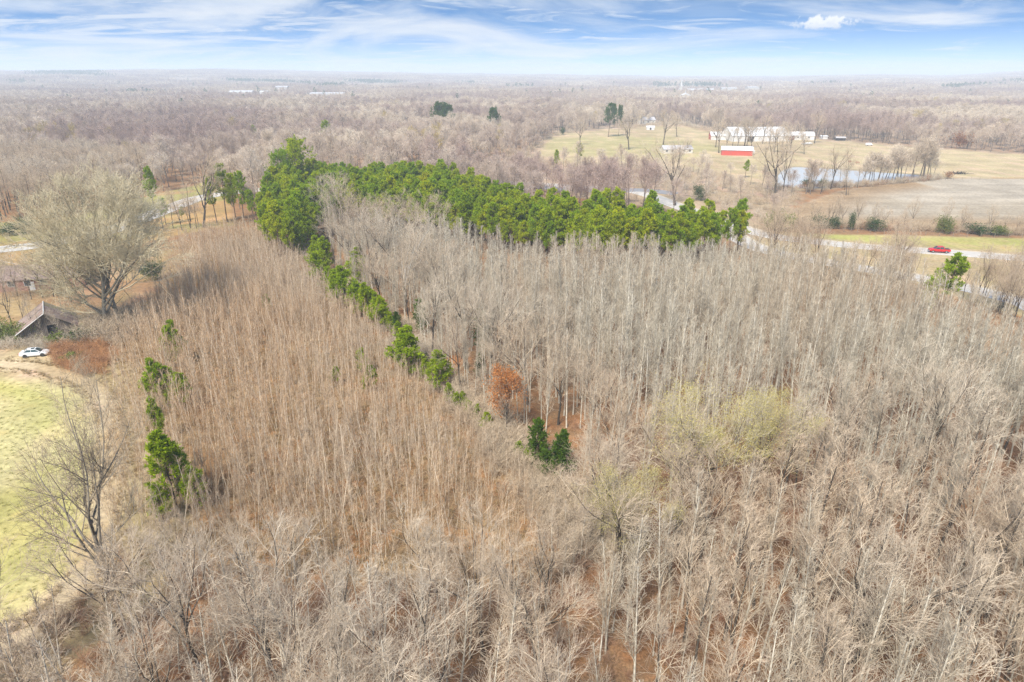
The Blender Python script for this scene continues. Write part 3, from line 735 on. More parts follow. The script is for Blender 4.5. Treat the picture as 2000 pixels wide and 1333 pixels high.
# ---- young stand of saplings
p = grid_points(Z['sapling'], 1.32, .42, rs)
lean = vnoise(p[:, 0], p[:, 1], 16)
p = p[(rs.random(len(p)) < .64 + .50*lean)]
p = p[np.hypot(p[:, 0] - P(250, 655)[0], p[:, 1] - P(250, 655)[1]) > 3]
sc = (.78 + .44*vnoise(p[:, 0] + 9, p[:, 1], 24))*rs.choice([.68, .82, .9, .95, 1., 1.06, 1.15], len(p))*rs.uniform(.92, 1.08, len(p))
ed = poly_sd(Z['sapling'], p[:, 0], p[:, 1]); sc *= .72 + .28*smooth(0, 9, ed)
sc = sc[:, None]*np.array([1., 1., 1.08])
plant(K_sap, p, sc, 290, 'thin bare sapling in the dense brown stand left of the diagonal pine row', 'sapling', 'saplings of the dense young stand', 'sapling_stand', 'dense stand of thin bare brown saplings filling the ground left of the diagonal pine row', .085)

# ---- pale poplar stand on the right
p = grid_points(Z['poplar'], 2.55, .42, rs)
d_h = line_d(HEDGE, p[:, 0], p[:, 1])
p = p[(d_h > 3.0)]
front = smooth(78, 58, p[:, 1])
p = p[rs.random(len(p)) < .90 - .38*smooth(98, 70, p[:, 1]) - .25*smooth(.35, .2, vnoise(p[:, 0], p[:, 1], 13))]
bigs = np.array([P(1640, 1170), P(1570, 1075), P(1205, 1120), P(1790, 1160), P(1375, 1005)])
p = p[np.min(np.hypot(p[:, None, 0] - bigs[None, :, 0], p[:, None, 1] - bigs[None, :, 1]), 1) > 2.5]
sc = (.86 + .26*vnoise(p[:, 0], p[:, 1] + 40, 20))*rs.uniform(.80, 1.14, len(p)); d_h = line_d(HEDGE, p[:, 0], p[:, 1]); sc *= .62 + .38*smooth(2, 14, d_h)
sc *= 1 - .13*smooth(122, 160, p[:, 1])
a_, b_ = project(p[:, 0], p[:, 1], 0)
k_ = ~(((a_ > 925) & (a_ < 1135) & (b_ > 860) & (b_ < 1110)) | ((a_ > 1190) & (a_ < 1480) & (b_ > 1040) & (b_ < 1160) & (rs.random(len(p)) < .6)))
p = p[k_]; zs_ = 1.0 + .22*smooth(70, 100, p[:, 1]); sc = np.column_stack([sc[k_]*1.05, sc[k_]*1.05, sc[k_]*zs_])
plant(K_pop, p, sc, 290, 'slender pale grey bare poplar in the tall stand right of the diagonal pine row', 'tree', 'poplars of the tall pale stand', 'poplar_stand', 'tall dense stand of slender pale grey bare poplars right of the diagonal pine row')

# ---- hardwoods: along the pine row, across the foreground, and under the stand at lower right
hw = []
for px, by, ty in [(640, 470, 372), (668, 480, 362), (700, 490, 395), (735, 480, 400), (762, 500, 402), (800, 500, 400), (835, 520, 405), (690, 535, 430), (720, 565, 445), (770, 570, 430), (830, 590, 455), (745, 610, 500), (800, 640, 520), (870, 640, 500), (845, 700, 570), (910, 720, 560), (900, 770, 640), (960, 740, 580), (1030, 790, 640), (1090, 830, 690), (1150, 880, 740), (1190, 960, 790), (990, 690, 560), (1060, 720, 590), (860, 560, 470), (900, 600, 490), (690, 440, 375), (650, 430, 355), (780, 440, 385)]:
    x, y = P(px, by); hw.append((x, y, height_at(y, ty)))
HW_ROW = len(hw)
fg = np.vstack([PP([(-160, 1330), (-20, 1290), (150, 1190), (240, 1070), (420, 1110), (700, 1150), (1000, 1160), (1090, 1140)]), [[6, 22], [-40, 22]]])
q = grid_points(fg, 7.6, .42, rs)
for x, y in q:
    a_, b_ = project(x, y, 0); back = smooth(1330, 1060, b_)
    if (900 < a_ < 1110 and b_ < 1120) or (a_ < 230 and b_ < 1300): continue
    hw.append((x, y, rs.uniform(9, 13.5)*(1 - .46*back)))
q = grid_points(np.array([[8, 24], [80, 24], [70, 70], [40, 80], [10, 62]]), 15.0, .42, rs)
for x, y in q: hw.append((x, y, rs.uniform(11.5, 15.5)))
HW_TALL = len(hw)
q = grid_points(np.array([[8, 26], [90, 24], [86, 74], [52, 84], [16, 62]]), 4.7, .45, rs, .9)
for x, y in q: hw.append((x, y, rs.uniform(12, 16.)))
hw = np.array(hw)
for i, (x, y, h) in enumerate(hw):
    if math.hypot(x, y) < 24: continue
    if project(np.array([x]), np.array([y]), h)[0][0] < -250: continue
    row = i < HW_ROW; kind = K_oak if i < HW_TALL else K_dark; h *= 14/16 if i >= HW_TALL else 1
    lab = 'bare grey spreading hardwood beside the diagonal row of green pines' if row else (('broad forked bare hardwood among the dark trunks at lower right' if i < HW_TALL else 'straight dark-trunked bare hardwood over orange leaf litter below the pale poplar stand') if x > 8 else 'bare pale-branched hardwood in the strip below the brown sapling stand')
    grp = 'hardwoods beside the diagonal pine row' if row else (('forked hardwoods at lower right' if i < HW_TALL else 'dark-trunked hardwoods at lower right') if x > 8 else 'hardwoods below the sapling stand')
    s = h/14.
    kind.put(int(rs.integers(0, 6)), (float(x), float(y), 0), float(rs.uniform(0, 6.28)), (s*rs.uniform(.9, 1.1), s*rs.uniform(.9, 1.1), s), lab, 'tree', grp)
one(K_bud, 14, 1375, 1010, 800, 'large bare tree hazed with pale yellow buds among the poplars', 'tree', wide=1.15, i=0)
one(K_bud, 14, 1215, 1120, 940, 'low tree with bright yellow-green buds below the two dark cedars', 'tree', wide=1.05, i=1)
one(K_bud, 14, 1460, 985, 795, 'bare tree with faint yellow buds beside the large budding tree', 'tree', i=1)
one(K_oak, 14, 1175, 1085, 890, 'bare tree with light forked limbs below the two cedars', 'tree', wide=1.1, i=2)
K_edge = Kind('field_edge_tree', lambda s: make_hardwood(s, 20, 8, .16, (14, 48), .32, 1.15, .9), [155], 'giant_bark', ['edge_twig', 'edge_twig'])
one(K_edge, 20, 222, 1180, 842, 'bare dark-limbed tree leaning over the edge of the green field', 'tree', wide=.85, i=0)

# slender pale trees of the near strip
q = grid_points(fg, 2.9, .45, rs, .85); a_, b_ = project(q[:, 0], q[:, 1], 0); q = q[~((a_ > 900) & (a_ < 1110) & (b_ < 1120)) & ~((a_ < 215) & (b_ < 1290))]; q = q[np.hypot(q[:, 0], q[:, 1]) > 24]
b_ = project(q[:, 0], q[:, 1], 0)[1]; s_ = rs.uniform(.62, 1.0, len(q))*(1 - .48*smooth(1330, 1090, b_))
q2 = grid_points(PP([(1080, 1000), (1500, 1000), (1500, 1330), (1060, 1330), (1060, 1120)]), 2.5, .45, rs, .8); q = np.vstack([q, q2]); s_ = np.concatenate([s_, rs.uniform(.34, .62, len(q2))])
K_slim = Kind('slim_bare_tree', make_poplar, range(38, 43), 'poplar_bark', ['oak_twig', 'fine_twig'])
plant(K_slim, q, np.column_stack([s_*1.2, s_*1.2, s_]), 290, 'slim pale bare tree in the near strip below the sapling stand', 'tree', 'slim trees of the near strip', 'slim_tree_stand', 'slim pale bare trees packed along the near strip', .06)
# two great bare trees by the old barn
one(K_giant, 22, 207, 655, 385, 'huge round-crowned bare tree beside the weathered barn', 'tree', wide=1.06, i=0)
one(K_giant, 22, 240, 640, 400, 'second great bare tree, between the barn giant and the saplings', 'tree', wide=.95, i=1)
K_syc = Kind('white_barked_tree', lambda s: make_hardwood(s, 14, 6, .30, (15, 42), .22, .7), [160], 'white_bark', ['oak_twig', 'fine_twig'])
one(K_syc, 14, 790, 610, 465, 'white-barked bare tree standing out behind the diagonal pine row', 'tree', wide=.72)
for px, by, ty, wd, lab in [(30, 655, 545, .7, 'bare leaning tree left of the weathered barn'), (52, 652, 560, .55, 'thin bare double tree against the left corner of the barn'), (120, 600, 545, .8, 'small bare tree behind the barn roof'), (15, 590, 515, .8, 'bare tree in front of the left end of the brick house'), (62, 585, 512, .8, 'bare tree screening the middle of the brick house'), (105, 580, 505, .9, 'bare tree screening the right end of the brick house'), (140, 590, 520, .8, 'bare tree in front of the brick garage'), (-6, 588, 500, 1.0, 'bare tree cut by the left edge before the brick house'), (35, 578, 508, 1.0, 'spreading bare tree before the left half of the brick house'), (84, 582, 500, 1.0, 'spreading bare tree before the right half of the brick house'), (122, 574, 508, 1.0, 'bare tree between the brick house and the great bare tree'), (85, 672, 610, .4, 'second bare vine-hung sapling in front of the barn wall'), (112, 672, 615, .4, 'bare sapling leaning across the barn doorway'), (72, 665, 590, .4, 'bare vine-hung sapling in front of the barn wall')]:
    one(K_oak, 14, px, by, ty, lab, 'tree', wide=wd, i=px % 5)
# orange-leaved oak and cedars
K_or = Kind('orange_leaved_oak', lambda s: make_hardwood(s, 10, 6, .15, (20, 50), .14, .8), [170], 'oak_bark', ['oak_twig', 'fine_twig'], ('orange_leaf', .17, 6, .4, .6))
one(K_or, 10, 985, 865, 735, 'small oak still covered in orange dead leaves', 'tree', wide=.62)
one(K_cedar, 5, 1054, 925, 822, 'taller narrow dark green cedar left of its neighbour cedar', 'tree', wide=.95)
one(K_cedar, 5, 1093, 935, 845, 'bright dark green cedar right of its taller neighbour cedar', 'tree', wide=1.25, i=1)
one(K_cedar, 5, 1068, 940, 880, 'small dark cedar at the foot of the cedar pair', 'tree', wide=1.4, i=1)

# ---- pines
p = grid_points(Z['pines'], 3.6, .42, rs)
# depth check keeps the stand between the road and the poplars
a_ = project(p[:, 0], p[:, 1], 12.)[0]; p = p[rs.random(len(p)) < .96 - .42*smooth(1320, 1440, a_)]; sc = rs.uniform(.74, 1.2, len(p))*(.9 + .22*vnoise(p[:, 0], p[:, 1], 30))
plant(K_pine, p, sc, 290, 'green pine crowded into the solid pine stand behind the poplars', 'pine', 'pines of the solid stand', 'pine_tree_stand', 'the far rows of the solid green pine stand', .03)
one(K_lime, 14, 835, 438, 343, 'yellow-green pine brighter than the stand around it', 'pine', wide=1.0)
one(K_bpine, 16, 590, 404, 280, 'tallest broad pine rising at the left end of the pine stand', 'pine', wide=1.05, name='pine_tree', i=0)
one(K_bpine, 16, 553, 410, 300, 'broad pine leaning against the tallest pine of the stand', 'pine', wide=.8, name='pine_tree', i=1)
for px, by, ty, wd, lab in [(303, 425, 327, .75, 'lone slender pine left of the bare roadside tree'), (325, 440, 388, 1.1, 'low bushy pine at the foot of the lone slender pine'), (356, 432, 405, 1.3, 'small dark pine beside the road gap'),
    (424, 437, 345, .8, 'first pine of the roadside clump, next to the bare roadside tree'), (444, 434, 322, .75, 'tallest pine of the roadside clump'), (462, 438, 340, .8, 'pine in the middle of the roadside clump'), (478, 440, 336, .7, 'slim pine at the right end of the roadside clump'), (498, 442, 372, .8, 'lower pine between the roadside clump and the solid stand'), (520, 443, 385, .8, 'pine at the corner where the stand meets the saplings'), (545, 450, 392, .9, 'bushy pine at the head of the diagonal row'), (572, 452, 380, .9, 'dark pine at the head of the diagonal row beside the bare clump'),
    (1085, 336, 293, .8, 'leaning narrow pine beyond the side road'), (1133, 322, 280, 1.0, 'pale feathery pine beside the pasture'), (1455, 348, 313, .9, 'lone dark pine by the pond, below the red barn'), (1340, 520, 436, 1.0, 'sparse pine standing among the poplar tops'), (1322, 525, 448, 1.1, 'lower sparse pine beside the one among the poplar tops'), (1837, 620, 497, 1.15, 'loose open pine near the red pickup'), (1805, 640, 545, 1.0, 'faint low pine among poplars left of the loose open pine'),
    (640, 300, 236, .9, 'green pine in the woodland above the solid stand'), (500, 300, 246, .9, 'slim green pine in the woodland, left of the tallest pine'), (582, 300, 264, 1.0, 'pine half hidden behind the tallest pine')]:
    one(K_pine, 13, px, by, ty, lab, 'pine', wide=wd*1.12, i=px % 6)
for px, by, ty, wd, lab in [(860, 272, 204, 1.15, 'widest dark round-headed pine standing above the grey woodland'), (875, 274, 208, .9, 'dark pine pressed against the widest round-headed pine'), (965, 276, 214, .8, 'small round-headed dark pine above the woodland, right of the widest one'), (1188, 268, 206, .95, 'dark pine with bare trunk at the pasture edge'), (1208, 266, 209, .5, 'slim dark pine leaning beside the pasture edge pine'), (1835, 240, 214, .5, 'single dark pine in the woodland behind the big field')]:
    one(K_dpine, 16, px, by, ty, lab, 'pine', wide=wd, i=px % 2, name='pine_tree')
# young pines: isolated ones in the saplings, and the diagonal row
for px, by, ty, wd, lab in [(342, 718, 634, .72, 'uppermost young pine rising from the saplings below the barn'), (318, 800, 708, .85, 'young pine at the left of the middle clump in the saplings'), (335, 795, 722, .7, 'young pine in the centre of the middle clump in the saplings'), (355, 806, 735, .85, 'young pine at the right of the middle clump in the saplings'), (312, 862, 782, .6, 'narrow young pine under the middle clump'), (345, 990, 846, .82, 'biggest bright young pine in the lower clump of the saplings'), (390, 995, 920, 1.0, 'rounded young pine right of the biggest bright one'), (320, 1020, 950, .8, 'shaded young pine left below the biggest bright one'),
    (524, 615, 582, .9, 'tiny lone pine high in the saplings'), (706, 730, 686, .8, 'dark small pine in the saplings near the row'), (655, 755, 722, .8, 'round pale small pine low in the saplings'), (723, 768, 720, .8, 'light green small pine below the dark small one')]:
    one(K_ypine, 7, px, by, ty - 6, lab, 'pine', wide=wd*1.3, i=px % 4)
row = [(585, 465, 420), (570, 470, 428), (600, 488, 432), (588, 500, 455), (618, 508, 468), (632, 535, 470), (628, 555, 500), (648, 575, 530), (655, 590, 535), (668, 600, 545), (678, 600, 528), (692, 615, 555), (705, 618, 568), (720, 625, 560), (735, 635, 580), (748, 645, 590), (700, 560, 492), (685, 545, 510), (640, 515, 486), (612, 525, 490)]
for k, (px, by, ty) in enumerate(row):
    one(K_ypine, 7, px + (k % 3 - 1)*6, by + 4, ty - 8, 'young green pine in the crowded diagonal row', 'pine', 'pines of the crowded diagonal row', wide=1.15, i=k % 4)
for px, by, ty, wd, lab in [(800, 738, 640, 1.3, 'bushy bright pine standing alone at the lower end of the diagonal row'), (856, 768, 684, 1.15, 'bushy pine below the lone bright one at the end of the row'), (905, 800, 765, 1.0, 'low green pine near the orange-leaved oak'), (935, 830, 790, .9, 'smallest pine just left of the orange-leaved oak')]:
    one(K_ypine, 7, px, by, ty, lab, 'pine', wide=wd, i=px % 4)
for k, (px, by, ty) in enumerate([(764, 652, 612), (776, 668, 628), (790, 690, 655), (830, 745, 702), (878, 790, 748), (893, 800, 765), (918, 818, 782), (948, 848, 806), (1012, 905, 862), (1032, 918, 876)]):
    one(K_ypine, 7, px, by, ty, 'small green pine scattered in the thin lower part of the diagonal row', 'pine', 'small pines of the thin lower row', wide=1.1, i=k % 4)
for px, by, ty in [(942, 690, 600), (825, 655, 585), (775, 660, 610), (938, 745, 690), (835, 720, 690)]:
    one(K_cedar, 5, px, by, ty, 'dark cedar half hidden by grey branches beside the diagonal row', 'tree', 'shaded cedars beside the diagonal row', wide=1.0)

# ---- fields: solitary and hedgerow trees
for px, by, ty, wd, lab in [(1228, 293, 228, 1.0, 'round bare tree on the open pasture with a dark trunk'), (1295, 283, 221, 1.0, 'broad bare tree at the pasture house'), (1322, 268, 228, .9, 'bare tree right behind the broad one at the pasture house'), (1133, 284, 238, .95, 'bare tree with broken drooping limbs left of the pasture'), (1430, 287, 243, .7, 'upright dark bare tree before the white barn'), (1513, 378, 268, 1.0, 'largest bare spreading tree, between the red barn and the pond'), (1528, 385, 285, .6, 'bare tree touching the largest spreading tree'), (1318, 402, 298, 1.2, 'gaunt bare tree with long crooked limbs behind the pines'), (1228, 350, 300, .7, 'small forked bare tree in the rough ground beyond the side road'), (1325, 335, 280, .8, 'bare tree in front of the grey farmhouse'), (1022, 348, 300, .7, 'dark small bare tree beside the dirt drive'), (985, 345, 285, .9, 'round bare tree right of the dirt drive'), (945, 350, 306, .4, 'thin dark bare tree standing on the dirt drive bend'), (1622, 370, 298, .8, 'bare tree on the near pond bank'), (1648, 367, 305, .5, 'thin bare tree on the near pond bank beside the broader one'), (1622, 434, 388, .8, 'fan-shaped bare tree in the hedge of the plowed field'), (398, 445, 328, 1.0, 'bare dark roadside tree left of the roadside pine clump'), (1735, 560, 440, .6, 'leaning bare tree over the highway, left of the red pickup'), (1340, 300, 270, .8, 'bare tree beside the grey farmhouse roof')]:
    one(K_fld, 14, px, by, ty, lab, 'tree', wide=wd, i=px % 4)
for k, (px, by, ty) in enumerate([(1683, 362, 312), (1695, 361, 300), (1706, 361, 296), (1714, 360, 302), (1726, 358, 296), (1741, 357, 288), (1752, 356, 284), (1758, 356, 290), (1778, 354, 280), (1795, 353, 266), (1804, 352, 272), (1815, 351, 300)]):
    one(K_mid, 16, px, by, ty - 3, 'bare tree in the dense clump at the right end of the pond', 'tree', 'trees at the right end of the pond', wide=1.3, i=k % 6, name='pond_clump_tree')
    one(K_mid, 16, px + 6, by - 1, ty + 8, 'bare tree in the dense clump at the right end of the pond', 'tree', 'trees at the right end of the pond', wide=1.2, i=(k + 2) % 6, name='pond_clump_tree')
for k, (px, by, ty) in enumerate([(1905, 600, 505), (1938, 605, 520), (1962, 600, 498), (1985, 610, 505), (2010, 605, 500), (1880, 585, 520)]):
    one(K_oak, 14, px, by, ty, 'small bare tree beside the near carriageway at the right edge', 'tree', 'trees beside the near carriageway', wide=.8, i=k % 5)
for k in range(26):
    px = rs.uniform(1560, 2010); by = np.interp(px, [1560, 2010], [440, 458]) + rs.uniform(-2, 2)
    one(K_oak, 14, px, by, by - rs.uniform(18, 52), 'thin bare hedgerow tree between the plowed field and the highway', 'tree', 'thin trees of the plowed field hedge', wide=.7, i=k % 5)

for k in range(17):
    px = rs.uniform(1385, 1600); by = rs.uniform(279, 304)
    one(K_fld, 14, px, by, by - rs.uniform(28, 58), 'bare farmyard tree in front of the white barns', 'tree', 'bare farmyard trees before the white barns', wide=.8, i=k % 4, name='farmyard_tree')
for k in range(14):
    px = rs.uniform(1500, 1690); by = rs.uniform(366, 384)
    one(K_tall, 16, px, by, by - rs.uniform(28, 62), 'slight bare tree along the near bank of the pond', 'tree', 'slight trees along the near pond bank', wide=1., i=k % 4, name='pond_bank_tree')
for k in range(9):
    px = rs.uniform(318, 440); by = rs.uniform(432, 452)
    one(K_tall, 16, px, by, by - rs.uniform(50, 95), 'bare tree screening the left road beside the roadside pine clump', 'tree', 'bare trees screening the left road', wide=1., i=k % 4, name='roadside_tree')
# roadside trees screening the carriageways
for k in range(52):
    px = rs.uniform(1470, 2010)
    if 1775 < px < 1890: continue
    px = px; by = np.interp(px, [1470, 1600, 1770, 1890, 2010], [492, 530, 560, 586, 618]) + rs.uniform(-4, 26)
    one(K_oak, 14, px, by, by - rs.uniform(55, 105), 'bare roadside tree between the poplar stand and the near carriageway', 'tree', 'bare roadside trees above the poplar stand', wide=.75, i=k % 6, name='roadside_tree')
# ---- woods on the left of the road, and the woodland behind
WX = lambda p, k: poly_sd(Z[k], p[:, 0], p[:, 1])
def clear_of(p):
    ok = road_dist(p[:, 0], p[:, 1]) > 6
    for k, g in (('pines', 2.5), ('poplar', 2), ('sapling', 3), ('field', 5), ('yard', 0), ('verge_left', 1), ('verge_right', 1), ('pasture', 2), ('plowed', 3), ('pond', 4), ('drive', 2)):
        ok &= WX(p, k) < -g
    return ok
OPEN = Z['rough']; OPEN_OLD = PP([(925, 350), (1000, 308), (1085, 262), (1330, 238), (1412, 262), (1560, 385), (1540, 448), (1340, 420), (1060, 372)])
grove = PP([(-320, 480), (0, 458), (70, 452), (140, 432), (240, 378), (330, 345), (200, 325), (0, 330), (-320, 345)])
p = grid_points(grove, 5.2, .42, rs); p = p[clear_of(p)]
for i in range(len(p)):
    if project(p[i:i+1, 0], p[i:i+1, 1], 8)[0][0] < -40: continue
    K_tall.put(int(rs.integers(0, 4)), (float(p[i, 0]), float(p[i, 1]), 0), float(rs.uniform(0, 6.28)), float(rs.uniform(.85, 1.15)), 'tall dark-trunked bare tree in the grove beyond the left road', 'tree', 'grove beyond the left road', 'grove_tree')
def wedge(y0, y1, step, rng, half=.86):
    a, b = np.meshgrid(np.arange(-half*y1 - 40, half*y1 + 40, step), np.arange(y0, y1, step))
    p = np.stack([a.ravel(), b.ravel()], -1) + rng.uniform(-.45, .45, (a.size, 2))*step
    return p[np.abs(p[:, 0]) < half*p[:, 1] + 40]
# openings: town buildings stand in small clearings
TOWN = [(1326, 1750, 45), (1370, 1800, 90), (1426, 1850, 55), (1472, 1950, 45), (1342, 1350, 40), (468, 1650, 60), (512, 1640, 30), (549, 1850, 35), (637, 1560, 90), (427, 1660, 20)]
def town_free(p):
    ok = np.ones(len(p), bool)
    for px, Y, w in TOWN:
        x0 = (px - CX)/FPX*CP*Y
        ok &= ~((np.abs(p[:, 0] - x0*p[:, 1]/Y) < w*.75) & (p[:, 1] > Y - 170) & (p[:, 1] < Y + 30))
    return ok
p = wedge(235, 1000, 7.4, rs); p = p[clear_of(p)]
p = p[(poly_sd(grove, p[:, 0], p[:, 1]) < 0)]
o_ = poly_sd(OPEN, p[:, 0], p[:, 1]) > 0
p = p[~o_ | (rs.random(len(p)) < .30)]
p = p[rs.random(len(p)) < .93]
sc = rs.uniform(.68, 1.25, len(p))*(.80 + .42*vnoise(p[:, 0], p[:, 1], 45)); sc[poly_sd(OPEN, p[:, 0], p[:, 1]) > 0] *= .62
ky = (rs.random(len(p)) < .012) | (np.hypot(p[:, 0] - P(150, 300)[0], p[:, 1] - P(150, 300)[1]) < 13)
for px, py, r in [(1770, 250, 16), (1840, 255, 10), (830, 310, 11)]:
    c_ = P(px, py); ky |= np.hypot(p[:, 0] - c_[0], p[:, 1] - c_[1]) < r
plant(K_mid, p[~ky], sc[~ky], 280, 'bare grey-brown woodland tree beyond the highway', 'tree', 'woodland trees beyond the highway', 'woodland_tree_mass', 'bare grey and mauve woodland stretching away beyond the highway', name='woodland_tree', single=True)
plant(K_midy, p[ky], sc[ky]*1.05, 60, 'bare tree with a yellowish cast in the grey woodland', 'tree', 'yellowish woodland trees', 'yellowish_tree_mass', 'scattered yellowish trees far in the woodland', single=True)
PINES_FAR = [(70, 205, 3400, 3900, 1.), (175, 203, 3000, 3150, 1.), (228, 262, 1500, 1560, .6), (272, 300, 1500, 1560, .8), (340, 400, 1480, 1510, .2), (450, 560, 2750, 2900, 1.), (560, 625, 2600, 2700, .8), (640, 672, 2150, 2450, 1.), (678, 770, 2900, 3150, .8), (1005, 1030, 2300, 2500, .7), (1290, 1400, 2500, 2620, .8), (1838, 1880, 2000, 2150, 1.), (1900, 1945, 2150, 2250, 1.), (1893, 1905, 900, 912, 1.), (1975, 2000, 2300, 2500, .6), (820, 838, 1680, 1720, .5), (1130, 1150, 1450, 1490, .5), (118, 135, 1080, 1100, .4), (1560, 1582, 1560, 1600, .5), (1698, 1712, 1250, 1270, .5), (1600, 1640, 2500, 2600, .6), (20, 62, 2400, 2480, .6), (890, 940, 2900, 3000, .6), (1180, 1210, 2000, 2050, .5), (700, 722, 1900, 1940, .5), (500, 503, 1640, 1660, 1), (612, 618, 1600, 1620, 1)]
def in_far_pines(p):
    px = CX + FPX*p[:, 0]/(p[:, 1]*CP); ok = np.zeros(len(p), bool)
    for a, b, y0, y1, d in PINES_FAR: ok |= (px > a) & (px < b) & (p[:, 1] > y0) & (p[:, 1] < y1) & (d > .7)
    return ok
FIELDS_FAR = [(328, 412, 2700, 3050), (0, 80, 1500, 1560), (560, 700, 1350, 1420)]
def in_far_fields(p):
    px = CX + FPX*p[:, 0]/(p[:, 1]*CP); ok = np.zeros(len(p), bool)
    for a, b, y0, y1 in FIELDS_FAR: ok |= (px > a) & (px < b) & (p[:, 1] > y0) & (p[:, 1] < y1)
    return ok
def far_form(seed, n, R, n1, n2, n3, thick, key):
    rng = np.random.default_rng(seed); parts = []
    for k in range(n):
        g = make_oval(seed*100 + k, rng.uniform(13, 17), thick, n1, n2, n3); off = np.array([*rng.uniform(-R, R, 2), 0]) if n > 1 else np.zeros(3)
        parts += [(g[0][0] + off, g[0][1], 0), (g[1][0] + off, g[1][1], 1)]
    V, F, mi = join(parts); return form('far_tree_form', V, F, mi, ['far_bark', key])
f2 = [far_form(200 + k, 1, 0, 16, 6, 4, 2.6, 'far_twig') for k in range(5)]
p = wedge(1000, 2100, 9.0, rs); p = p[town_free(p) & ~in_far_pines(p) & ~in_far_fields(p)]
scatter('far_woodland', f2, np.column_stack([p, terr(p[:, 0], p[:, 1])]), rs.uniform(0, 6.28, len(p)), rs.uniform(.75, 1.2, len(p))*(.72 + .5*vnoise(p[:, 0], p[:, 1], 90)), rs.integers(0, 5, len(p)), 'far bare woodland fading into blue haze below the horizon', 'woodland')
f3 = [far_form(300 + k, 7, 17, 8, 4, 2, 9, 'far_twig') for k in range(5)]
p = wedge(2100, 6500, 30., rs, .82); p = p[~in_far_pines(p) & ~in_far_fields(p)]
scatter('horizon_woodland', f3, np.column_stack([p, terr(p[:, 0], p[:, 1])]), rs.uniform(0, 6.28, len(p)), rs.uniform(.85, 1.2, len(p))*(.65 + .6*vnoise(p[:, 0], p[:, 1], 240)), rs.integers(0, 5, len(p)), 'hazy blue-grey woodland covering the hills along the horizon', 'woodland')
pts = []
for a, b, y0, y1, d in PINES_FAR:
    x0 = (a - CX)/FPX*CP; x1 = (b - CX)/FPX*CP; n = int(max(3, (x1 - x0)*(y0+y1)/2*(y1-y0)/110*d)); nb = max(1, int((b - a)/16))
    for q in range(nb):      # ragged clumps, not blocks
        cx_ = rs.uniform(x0, x1) if nb > 1 else (x0+x1)/2; cy_ = rs.uniform(y0, y1); m_ = max(2, int(n/nb*rs.uniform(.4, 1.6))); wq = max((x1-x0)/nb*.75, .002)
        yy = cy_ + rs.normal(0, (y1-y0)*.3, m_); xx = yy*(cx_ + rs.normal(0, wq, m_)); pts.append(np.stack([xx, yy], -1))
pts.append(wedge(450, 2600, 210., rs)); p = np.concatenate(pts); p = p[clear_of(p)]
def far_pine(seed):
    tr_, (V, F, mi), _ = make_pine(seed, 16, .25, .24, 22, .6); V2, F2, m2 = join([(*tr_, 0), (V, F, 0)])
    return form('far_pine_form', V2, F2, np.concatenate([np.zeros(len(tr_[1]), int), mi]), ['pine_bark', 'pine_dark'])
scatter('far_pine_wood', [far_pine(400), far_pine(401)], np.column_stack([p, terr(p[:, 0], p[:, 1])]), rs.uniform(0, 6.28, len(p)), rs.uniform(.65, 1.3, len(p)), rs.integers(0, 2, len(p)), 'dark blue-green patches of far pine wood', 'pine wood')
# scattered mid-distance evergreens deep in the woodland
# ---- undergrowth
sh = [make_shrub(k, 2., 14) for k in range(500, 504)]
sh_br = [form('bramble_form', *s, ['bramble']) for s in sh]
sh_gy = [form('brush_form', *s, ['oak_twig']) for s in sh]
p = np.vstack([grid_points(Z['poplar'], 2.6, .5, rs, .25), grid_points(fg, 1.9, .5, rs, .8), grid_points(np.array([[4, 26], [90, 24], [86, 92], [30, 100], [6, 70]]), 2.0, .5, rs, .75)])
scatter('russet_undergrowth', sh_br, np.column_stack([p, 0*p[:, :1]]), rs.uniform(0, 6.28, len(p)), rs.uniform(.4, 1.1, len(p)), rs.integers(0, 4, len(p)), 'russet undergrowth on the floor of the bare woods', 'undergrowth')
hl = smooth_line(HEDGE, 40); k = rs.integers(0, len(hl), 420); p = hl[k] + rs.normal(0, 2.2, (420, 2)) + [2.5, 0]
p2 = grid_points(OPEN, 3.6, .5, rs, .6); p2 = p2[clear_of(p2)]
p = np.vstack([p, p2])
scatter('grey_undergrowth', sh_gy, np.column_stack([p, 0*p[:, :1]]), rs.uniform(0, 6.28, len(p)), rs.uniform(.6, 1.6, len(p)), rs.integers(0, 4, len(p)), 'grey brushy undergrowth along the pine row and beyond the side road', 'undergrowth')
tf = [make_tuft(k) for k in range(510, 514)]
t_dry = [form('dry_tuft_form', *t, None, ['dry_grass']) for t in tf]; t_pale = [form('pale_tuft_form', *t, None, ['pale_grass']) for t in tf]; t_lime = [form('lime_tuft_form', *t, None, ['lime_grass']) for t in tf]
p = grid_points(Z['sapling'], .95, .5, rs); p = p[rs.random(len(p)) < .25 + .75*smooth(.35, .6, vnoise(p[:, 0], p[:, 1], 11))]
scatter('dry_grass', t_dry, np.column_stack([p, 0*p[:, :1]]), rs.uniform(0, 6.28, len(p)), rs.uniform(.6, 1.4, len(p)), rs.integers(0, 4, len(p)), 'dry tan grass tufts under the saplings', 'grass')
kq = TRACK[rs.integers(0, len(TRACK), 5200)]; p = kq + rs.normal(0, 1.3, kq.shape); p = p[(p[:, 1] > 20)]
bp_ = PP([(90, 700), (160, 690), (215, 700), (232, 760), (225, 860), (215, 960), (205, 880), (210, 790), (170, 740), (110, 722)])
p = np.vstack([p, grid_points(bp_, .8, .5, rs)])
keep = (line_d(TRACK, p[:, 0], p[:, 1]) > 1.3) & (poly_sd(Z['field'], p[:, 0], p[:, 1]) < .3); p = p[keep]
